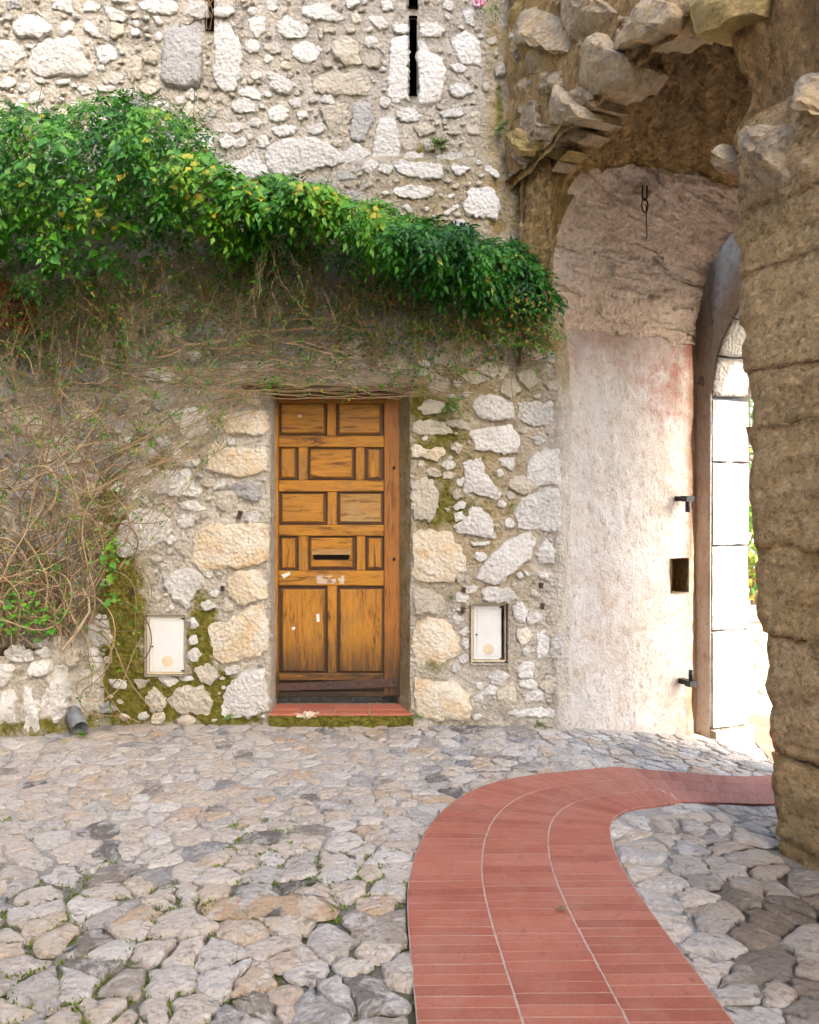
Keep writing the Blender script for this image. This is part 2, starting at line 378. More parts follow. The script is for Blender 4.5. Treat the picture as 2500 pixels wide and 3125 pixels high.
def resample(poly, step):
    out = []; n = len(poly)
    for i in range(n):
        a = np.array(poly[i], float); b = np.array(poly[(i+1) % n], float); k = max(1, int(round(np.linalg.norm(b-a)/step)))
        for j in range(k): out.append(a+(b-a)*j/k)
    return np.array(out)
def chaikin(P):
    Q = np.roll(P, -1, 0); out = np.empty((2*len(P), 2)); out[0::2] = .75*P+.25*Q; out[1::2] = .25*P+.75*Q; return out
def rough_outline(poly, npts, jit, seed):
    P = np.array(poly, float); per = np.linalg.norm(np.roll(P, -1, 0)-P, axis=1).sum()
    P = resample(P, per/npts); P = .7*P+.15*(np.roll(P, 1, 0)+np.roll(P, -1, 0))
    c = P.mean(0); k = len(P); ang = np.arange(k)*2*math.pi/k
    rad = 1+jit*fbm(np.cos(ang)*2.2+seed*3.7, np.sin(ang)*2.2+seed*1.3, seed, 3, .7)*1.3
    T_ = np.roll(P, -1, 0)-np.roll(P, 1, 0); T_ /= np.linalg.norm(T_, axis=1, keepdims=True)+1e-9
    jag = jit*.55*np.sqrt(per)*.12*np.random.RandomState(seed % 9999).normal(0, 1, k)
    return c, (P-c)*rad[:, None]+np.stack([T_[:, 1], -T_[:, 0]], 1)*jag[:, None]
def stone_geo(rel, bulge, seed, rings=((1.03, -.8), (1.0, .05), (.975, .6), (.91, .88), (.76, 1.0), (.56, 1.04), (.30, 1.02)), rough=.30):
    """local (a, b, out) coordinates of a rough stone face built on an outline"""
    n = len(rel); V = []; F = []
    tilt = np.array([math.sin(seed*2.1), math.cos(seed*1.7)])*.25
    rp = np.random.RandomState((seed*7+3) % 99991); PLN = rp.normal(0, .75, (4, 2)); PLC = rp.uniform(-.10, .30, 4)
    ext = max(1e-4, np.abs(rel).max())
    for ri, (sc, d) in enumerate(rings):
        P = rel*sc
        nz = fbm(P[:, 0]*22+seed*5.1, P[:, 1]*22-seed*2.3, seed, 3)
        fac = np.minimum(0, (PLC[:, None]+(PLN@P.T)/ext)).min(0) if ri >= 2 else 0   # broken facets
        out = bulge*(d+fac*.8*min(1, d)+(rough*nz*1.6 if ri >= 2 else rough*.3*nz)+(P@tilt)/ext*(.6 if ri >= 2 else .2))
        sh = 1+(.035*fbm(np.arange(n)*.9+ri*7, np.full(n, seed*.7), seed+ri, 2) if ri in (1, 2, 3) else 0)
        for p, o, q in zip(P, out, np.broadcast_to(sh, n)): V.append((p[0]*q, p[1]*q, o))
    for r in range(len(rings)-1):
        for i in range(n):
            j = (i+1) % n; F.append((r*n+i, r*n+j, (r+1)*n+j, (r+1)*n+i))
    b = (len(rings)-1)*n; V.append((0, 0, bulge*(1.0+min(0, PLC.min())*.8+.3*rough*math.sin(seed)))); F += [(b+i, b+(i+1) % n, len(V)-1) for i in range(n)]
    return np.array(V), F
def to_frame(V, ax, ay, an):
    return V[:, :1]*np.array(ax)+V[:, 1:2]*np.array(ay)+V[:, 2:3]*np.array(an)

def grid_mesh(name, P, attrs=None, keep=None, flip=False):
    na, nb = P.shape[:2]; idx = np.arange(na*nb).reshape(na, nb)
    F = np.stack([idx[:-1, :-1], idx[1:, :-1], idx[1:, 1:], idx[:-1, 1:]], -1)
    if keep is not None: F = F[keep]
    F = F.reshape(-1, 4)
    if flip: F = F[:, ::-1]
    return mesh(name, P.reshape(-1, 3), F, {k: v.reshape(-1) for k, v in (attrs or {}).items()})
def displace(P, H):
    da = np.gradient(P, axis=0); db = np.gradient(P, axis=1); N = np.cross(da, db); N /= np.linalg.norm(N, axis=-1, keepdims=True)+1e-9
    return P+N*H[..., None]

# ------------------------------------------------------------------ ground
ground = empty('ground', (0, 0, 0), 'uneven cobbled courtyard floor of worn limestone set in grey mortar', 'paving', kind='structure')
def brown_tone_at(x, y):  # deeper brown right of the path, towards the pier and the foreground
    s = (x-G0[0])*GU[0]+(y-G0[1])*GU[1]; v = (x-G0[0])*GN[0]+(y-G0[1])*GN[1]
    return smooth01((x-.86)/.34)*smooth01((4.25-y)/1.1)*np.where(v < .6, 1, 0)
def moss_at(x, y):
    return np.clip(.75*smooth01((3.7-y)/1.0)*smooth01((.9-x)/.6)+.35*smooth01((y-4.7)/.35), 0, 1)
xs = np.concatenate([np.linspace(-60, -4.4, 14)[:-1], np.arange(-4.4, 4.4, .045), np.linspace(4.4, 80, 16)])
ys = np.concatenate([np.linspace(-60, .8, 14)[:-1], np.arange(.8, 9.0, .045), np.linspace(9.0, 120, 18)])
XX, YY = np.meshgrid(xs, ys, indexing='ij')
ZZ = gz(XX, YY)-.008*smooth01((3.6-YY)/.8)+.010*fbm(XX*2.2, YY*2.2, 2, 3)+.006*fbm(XX*14, YY*14, 3, 3)-.004
child('paving_mortar', grid_mesh('paving_mortar', np.stack([XX, YY, ZZ], -1), {'brown_tone': brown_tone_at(XX, YY), 'moss': moss_at(XX, YY)}), MAT['paving'], ground)

# brick path edges (outer and inner), station by station
P_OUT = np.array([(.045, 1.6), (.03, 1.95), (.023, 2.244), (.008, 2.478), (-.004, 2.749), (-.008, 2.976), (.01, 3.164), (.045, 3.376), (.102, 3.593), (.199, 3.811), (.354, 4.024), (.564, 4.157), (.851, 4.24), (1.348, 4.367), (1.80, 4.50), (2.10, 4.66), (2.45, 5.05), (2.66, 5.55), (2.72, 6.1), (2.85, 6.7), (3.05, 7.4)])
P_IN = np.array([(.955, 1.6), (.93, 1.95), (.907, 2.244), (.884, 2.503), (.857, 2.749), (.844, 2.994), (.84, 3.184), (.855, 3.376), (.884, 3.518), (.912, 3.593), (.946, 3.65), (1.001, 3.71), (1.082, 3.759), (1.265, 3.805), (1.598, 3.93), (1.95, 4.08), (2.6, 4.40), (3.15, 4.95), (3.4, 5.7), (3.6, 6.4), (3.85, 7.2)])
def smooth_poly(P, it=2):
    for _ in range(it):
        Q = np.empty((2*len(P)-2+2, 2)); Q[0] = P[0]; Q[-1] = P[-1]; Q[1:-1:2] = .75*P[:-1]+.25*P[1:]; Q[2:-1:2] = .25*P[:-1]+.75*P[1:]; P = Q
    return P
PO = smooth_poly(P_OUT); PI_ = smooth_poly(P_IN)
mid = (PO+PI_)/2; d = np.concatenate([[0], np.cumsum(np.linalg.norm(np.diff(mid, axis=0), axis=1))])
dO = np.concatenate([[0], np.cumsum(np.linalg.norm(np.diff(PO, axis=0), axis=1))]); dm = .55*d/d[-1]+.45*dO/dO[-1]; dm *= d[-1]*1.06
def path_pt(t, f):
    o = np.array([np.interp(t, dm, PO[:, 0]), np.interp(t, dm, PO[:, 1])]); i = np.array([np.interp(t, dm, PI_[:, 0]), np.interp(t, dm, PI_[:, 1])])
    return o+(i-o)*f
PATHPOLY = np.vstack([PO, PI_[::-1]])
def in_poly(pts, poly):
    x, y = pts[:, 0][:, None], pts[:, 1][:, None]; a = poly; b = np.roll(poly, -1, 0)
    c = ((a[:, 1] > y) != (b[:, 1] > y)) & (x < (b[:, 0]-a[:, 0])*(y-a[:, 1])/(b[:, 1]-a[:, 1]+1e-12)+a[:, 0])
    return c.sum(1) % 2 == 1
def nearest_on(pts, poly):
    a = poly; b = np.roll(poly, -1, 0); ab = b-a
    t = np.clip(((pts[:, None]-a)*ab).sum(-1)/((ab**2).sum(-1)+1e-12), 0, 1); q = a+ab*t[..., None]
    dd = np.linalg.norm(pts[:, None]-q, axis=-1); k = dd.argmin(1); return q[np.arange(len(pts)), k], dd.min(1)

path = empty('brick_path', (.45, 3, 0), 'curving ribbon of red bricks laid three wide across the cobbles', 'path', kind='structure')
T = np.arange(0, dm[-1], .08); V = []; F = []
for t in T:
    for f in np.linspace(-.003, 1.003, 5):
        p = path_pt(t, f); V.append((p[0], p[1], float(gz(*p))+.0125))
for i in range(len(T)-1):
    for j in range(4): a = i*5+j; F.append((a, a+1, a+6, a+5))
child('joint_mortar', mesh('joint_mortar', V, F), MAT['joint'], path)
rowh = .056; rows = int(dm[-1]/rowh); far = MB(); fart = []
def brick_geo(t0, t1, f0, f1, top, seed):
    cs = [path_pt(t0, f0), path_pt(t0, f1), path_pt(t1, f1), path_pt(t1, f0)]; c = sum(cs)/4
    V = []; rr = random.Random(seed); tx = rr.uniform(-.003, .003); ty = rr.uniform(-.004, .004)
    for zoff, k in ((-.03, 0), (top-.002, 0), (top, .002)):
        for p in cs:
            q = p+(c-p)/np.linalg.norm(c-p)*k*1.4
            V.append((q[0], q[1], float(gz(*q))+zoff+(q[0]-c[0])*tx+(q[1]-c[1])*ty))
    F = [(8, 9, 10, 11)]+[(a+i, a+(i+1) % 4, a+4+(i+1) % 4, a+4+i) for a in (0, 4) for i in range(4)]
    return np.array(V), F, c
for k in range(rows):
    for col in range(3):
        sh = (.0, .012, -.010)[col]
        t0 = k*rowh+sh+R.uniform(.0015, .0025); t1 = (k+1)*rowh+sh-R.uniform(.0015, .003)
        if t0 < 0: t0 = 0.001
        f0 = col/3+(.003 if col else .0); f1 = (col+1)/3-(.003 if col < 2 else .0)
        V, F, c = brick_geo(t0, t1, f0, f1, .0140+R.uniform(-.0004, .0006), k*3+col)
        tint = R.random()
        if c[1] > 1.85 and not (c[0] > 2.25):
            me = mesh('brick', V-np.array([c[0], c[1], 0]), F, {'tint': [tint]*len(V)})
            child('brick', me, MAT['brick'], path, False, (c[0], c[1], 0))
        else:
            far.add(V, F); fart += [tint]*len(V)
o = child('brick_paving', mesh('brick_paving', far.V, far.F, {'tint': fart}), MAT['brick'], path, False); o['kind'] = 'stuff'

# cobbles: cells of an uneven mosaic
def walkable(p):
    x, y = p; s = (x-G0[0])*GU[0]+(y-G0[1])*GU[1]; v = (x-G0[0])*GN[0]+(y-G0[1])*GN[1]
    if v > -.10 and v < 1.9 and s > 1.78: return False
    if v < 0.0 or (x < .95 and y < 5.2): return y < 5.05 and not (x < -1.95 and y > 4.82)
    if v < 1.95: return .03 < s < 1.8 if v < 1.4 else .12 < s < 1.6
    return x < 4.2 and y < 8.0
seeds = []; g = .108
for j in range(int(7/g)):
    for i in range(int(7.2/g)):
        x = -3.4+i*g*1.13+(j % 2)*g*.55; y = 1.55+j*g*.98
        if R.random() < (.07 if vn(x*2.3, y*2.3, 5) < .1 else .20): continue
        p = (x+R.uniform(-.5, .5)*g, y+R.uniform(-.5, .5)*g)
        if walkable(p): seeds.append(p)
S = np.array(seeds)
ins = in_poly(S, PATHPOLY); q, dd = nearest_on(S, PATHPOLY); S = S[~ins & (dd > .035)]
# the two long flat slabs beside the path
slabs = [np.array([(-.79, 2.90), (-.62, 2.965), (-.34, 2.95), (-.24, 2.90), (-.25, 2.80), (-.48, 2.775), (-.73, 2.80)]), np.array([(-.22, 2.95), (-.03, 2.975), (-.025, 2.90), (-.07, 2.80), (-.21, 2.80)])]
for sb in slabs:
    c = sb.mean(0); qs, ds = nearest_on(S, sb); S = S[~in_poly(S, sb) & (ds > .03)]
def cell(i):
    c = S[i]; dv = S-c; dist = np.linalg.norm(dv, axis=1); nb = np.argsort(dist)[1:22]
    h = .135; poly = [(-h*1.25, -h*.8), (-h*.3, -h), (h*.9, -h), (h*1.25, 0), (h*.8, h), (-h*.8, h*.95), (-h*1.25, h*.3)]
    for k in nb:
        nrm = dv[k]; lim = (nrm@nrm)/2; out = []
        for a in range(len(poly)):
            p = np.array(poly[a]); r = np.array(poly[(a+1) % len(poly)]); dp = p@nrm-lim; dr = r@nrm-lim
            if dp <= 0: out.append(tuple(p))
            if dp*dr < 0: out.append(tuple(p+(r-p)*dp/(dp-dr)))
        poly = out
        if len(poly) < 3: return None
    return np.array(poly)
def tintf():
    return min(.999, max(0, R.choice([R.uniform(.1, .8), R.uniform(.25, .6), R.uniform(0, 1)])))
cob = []
for i in range(len(S)):
    po = cell(i)
    if po is None or len(po) < 3: continue
    cob.append((S[i], po+S[i], None))
for sb in slabs: cob.append((sb.mean(0), sb, .62))
data = []
for k, (c, po, tn) in enumerate(cob):
    cc = po.mean(0); shr = R.choice([R.uniform(.92, 1.0), R.uniform(.80, .97)]) if po[:, 1].mean() < 3.6 else R.choice([R.uniform(.88, .98), R.uniform(.66, .95)]) if tn is None else .98
    po = cc+(po-cc)*shr
    cen, rel = rough_outline(po, 17 if tn is None else 28, .17 if tn is None else .05, k)
    W = rel+cen; bad = in_poly(W, PATHPOLY)
    q, dd = nearest_on(W, PATHPOLY)
    if tn is None: 
        for b in np.where(bad | (dd < .008))[0]:
            dirn = cen-q[b]; W[b] = q[b]+dirn/(np.linalg.norm(dirn)+1e-6)*.010
        for sb in slabs:
            ib = in_poly(W, sb)
            if ib.any(): qq, _ = nearest_on(W, sb); W[ib] = qq[ib]+(cen-qq[ib])*.08
    rel = W-cen
    if np.abs(rel).max() < .028: continue
    size = np.abs(rel).max(); bul = (R.uniform(.004, .012)+.003*float(smooth01((3.5-cen[1])/.8)))*min(1, size/.08) if tn is None else .008
    if cen[1] > 4: bul *= .8
    data.append((cen, rel, bul, tn if tn is not None else tintf(), size*(1/max(1.2, cen[1])), k))
data.sort(key=lambda r: -r[4] if (r[0][1] > 2.0 and abs(r[0][0]) < r[0][1]*.53) else 1)
rest = MB(); rt = []; rg = []
for n_, (cen, rel, bul, tn, _, k) in enumerate(data):
    V, F = stone_geo(rel, bul, k, ((1.02, -1.2), (.985, .15), (.90, .75), (.70, 1.0), (.38, 1.05)), .22)
    z = gz(rel[:, 0].mean()+cen[0], cen[1])
    sl_ = np.array([(gz(cen[0]+.05, cen[1])-gz(cen[0]-.05, cen[1]))/.1, (gz(cen[0], cen[1]+.05)-gz(cen[0], cen[1]-.05))/.1])
    V[:, 2] += V[:, :2]@sl_
    gr = float(brown_tone_at(cen[0], cen[1]))*R.choice([.5, .85, 1.0, 1.0])*(.55+.45*float(smooth01((3.3-cen[1])/.6)*smooth01((cen[0]-1.0)/.3)))
    if n_ < 296:
        me = mesh('cobblestone', V, F, {'tint': [tn]*len(V), 'brown_tone': [gr]*len(V)}); child('cobblestone', me, MAT['cobble'], ground, True, (cen[0], cen[1], float(z)+.001))
    else:
        rest.add(V+np.array([cen[0], cen[1], float(z)+.001]), F); rt += [tn]*len(V); rg += [gr]*len(V)
o = child('cobble_field', mesh('cobble_field', rest.V, rest.F, {'tint': rt, 'brown_tone': rg}), MAT['cobble'], ground); o['kind'] = 'stuff'

# ------------------------------------------------------------------ the long rubble wall
wall = empty('stone_wall', (-1, WY, 0), 'tall rubble wall of white limestone pierced by a wooden door and arrow slits', 'wall')
HOLES = {'door': (828, 1250, 1193, 2400), 'slit1': (1250, 1272, 58, 292), 'slit2': (1248, 1275, -120, 24), 'slit3': (632, 653, -120, 95),
         'box1': (448, 567, 1876, 2059), 'box2': (1438, 1548, 1843, 2024)}
def lines(lo, hi, step, fixed):
    L = list(np.arange(lo, hi, step)); fixed = [f for f in fixed if lo < f < hi]
    L = [l for l in L if all(abs(l-f) > step*.45 for f in fixed)]+fixed+[hi]; return np.array(sorted(set(L)))
gx = lines(-1000, 1700, 9.6, sum([[h[0], h[1]] for h in HOLES.values()], [])); gy = lines(-800, 2380, 9.6, sum([[h[2], h[3]] for h in HOLES.values()], []))
PX, PY = np.meshgrid(gx, gy, indexing='ij'); X = WX(PX); Z = WZ(PY)
def corner_x(z): return .945-.195*smooth01((z-2.15)/.6)
X = np.where(X > .55, .55+(X-.55)*(corner_x(Z)-.55)/(.945-.55), X)
rgh = .020*fbm(PX*.022, PY*.03, 2, 4, .6)+.018*np.abs(fbm(PX*.05, PY*.065, 4, 4, .65))-.004
# keep openings crisp
edge = np.ones_like(PX)
for h in HOLES.values():
    dx = np.maximum(np.maximum(h[0]-PX, PX-h[1]), 0); dy = np.maximum(np.maximum(h[2]-PY, PY-h[3]), 0); edge = np.minimum(edge, np.clip(np.hypot(dx, dy)/25, 0.15, 1))
Yw = wall_y(X, Z)-rgh*edge
def blob(px, py, cx, cy, rx, ry): return np.exp(-(((px-cx)/rx)**2+((py-cy)/ry)**2)**1.3)
def wall_attrs(PX, PY):
    B = lambda *a: blob(PX, PY, *a)
    moss = np.clip(.95*B(370, 1900, 85, 260)+.75*B(450, 2120, 190, 75)+.8*B(690, 2130, 100, 90)+.75*B(620, 1930, 60, 160)+.55*B(340, 1560, 50, 200)+.45*B(1310, 1330, 110, 110)+.40*B(1330, 1560, 110, 80)+.35*B(520, 1250, 150, 60)
                   +.45*B(470, 1420, 70, 100)+.5*B(1330, 2020, 60, 60)+.4*B(1320, 470, 180, 60)+.5*B(1535, 330, 30, 120)+.25*smooth01((2080-PY)/-120)+.45*B(1280, 1220, 90, 50)+.3*B(1450, 1450, 150, 250), 0, 1)
    och = np.clip(.95*smooth01((PX-1465)/45)*smooth01((760-PY)/120)+.55*smooth01((PY-1050)/150)*smooth01((1700-PX)/100)*smooth01((PX-1250)/30)*smooth01((1950-PY)/250)+.5*B(1400, 600, 250, 150)
                  +.45*B(640, 210, 28, 110)+.6*B(350, 1700, 70, 300)+.25, 0, 1)
    white = np.clip(smooth01((PX-1560)/120)*smooth01((PY-1150)/150)+.35*B(620, 1700, 160, 220)+.5*B(720, 1500, 130, 150)+.35*B(300, 150, 500, 250)+.45*smooth01((PY-1950)/200)*smooth01((PX-1270)/50), 0, 1)
    dark = np.clip(.40*smooth01((PY-780)/80)*smooth01((1230-PY)/120)*smooth01((1690-PX)/60)+.35*smooth01((430-PX)/80)*smooth01((PY-900)/80)*smooth01((1950-PY)/100)+.7*B(400, 110, 80, 50)+.8*B(720, 90, 40, 60)+.5*B(1270, 560, 250, 90)+.35*smooth01((600-PY)/400)+.3*B(1330, 1900, 70, 150)+.5*B(1500, 1900, 60, 120)+.4*smooth01((PY-2120)/60), 0, 1)  # first term: shade under the vine painted into the mortar colour
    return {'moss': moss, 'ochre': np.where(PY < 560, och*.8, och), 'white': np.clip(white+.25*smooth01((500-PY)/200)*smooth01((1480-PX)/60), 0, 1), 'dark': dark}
cx = (PX[:-1, :-1]+PX[1:, 1:])/2; cy = (PY[:-1, :-1]+PY[1:, 1:])/2; keep = np.ones(cx.shape, bool)
for h in HOLES.values(): keep &= ~((cx > h[0]) & (cx < h[1]) & (cy > h[2]) & (cy < h[3]))
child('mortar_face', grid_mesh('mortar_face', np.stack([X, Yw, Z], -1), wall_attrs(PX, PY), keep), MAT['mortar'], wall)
# wall body behind the face: top, left end, back
b = MB(); b.box(-4.65, -.05, WY+.5, WY+.62, -.3, 6.25); b.box(-4.65, .75, WY+.04, WY+.62, 6.25, 6.33); b.box(-4.65, -4.60, WY+.02, WY+.5, -.3, 6.25)
child('wall_body', b.mesh('wall_body'), MAT['mortar'], wall, False)
def recess(name, h, depth, mat, front=0.012, jit=0):
    x0, x1, z0, z1 = WX(h[0])-.004, WX(h[1])+.004, WZ(h[3])-.004, WZ(h[2])+.004; yf = WY-.03; yb = WY+depth
    V = [(x0, yf, z0), (x1, yf, z0), (x1, yf, z1), (x0, yf, z1), (x0, yb, z0), (x1, yb, z0), (x1, yb, z1), (x0, yb, z1)]
    return child(name, mesh(name, V, [(0, 1, 5, 4), (1, 2, 6, 5), (2, 3, 7, 6), (3, 0, 4, 7), (4, 5, 6, 7)]), mat, wall, False)
for k in ('slit1', 'slit2', 'slit3'): recess('arrow_slit', HOLES[k], .42, MAT['void_shade'])
for k in ('box1', 'box2'): recess('meter_niche', HOLES[k], .16, MAT['mortar'])
# door reveals: left straight, right splayed
def ruled(name, A, B, n, m, amp, mat, parent, attrs=None, flip=False):
    A = np.array(A, float); B = np.array(B, float)
    ta = np.linspace(0, 1, n)[:, None, None]; tb = np.linspace(0, 1, m)[None, :, None]
    P = (A[0]*(1-ta)+A[1]*ta)*(1-tb)+(B[0]*(1-ta)+B[1]*ta)*tb
    P = displace(P, amp*fbm(np.linspace(0, n*.25, n)[:, None]+np.zeros((1, m)), np.linspace(0, m*.4, m)[None]+np.zeros((n, 1)), 3, 3))
    z = np.zeros((n, m)); at = {k: z+v for k, v in (attrs or {}).items()}
    return child(name, grid_mesh(name, P, at, flip=flip), mat, parent)
DY = WY+.17
ZD0, ZD1 = .02, WZ(1193)
ruled('door_reveal', [(WX(1253), WY-.02, ZD0), (WX(1252), WY-.02, ZD1)], [(WX(1214), DY+.03, ZD0), (WX(1209), DY+.03, ZD1)], 60, 8, .008, MAT['mortar'], wall, {'ochre': .9, 'moss': .25, 'dark': .3, 'white': 0})
ruled('door_reveal', [(WX(828), WY-.02, ZD0), (WX(828), WY-.02, ZD1)], [(WX(831), DY+.03, ZD0), (WX(831), DY+.03, ZD1)], 60, 8, .008, MAT['mortar'], wall, {'ochre': .3, 'moss': .1, 'dark': .2, 'white': .4})

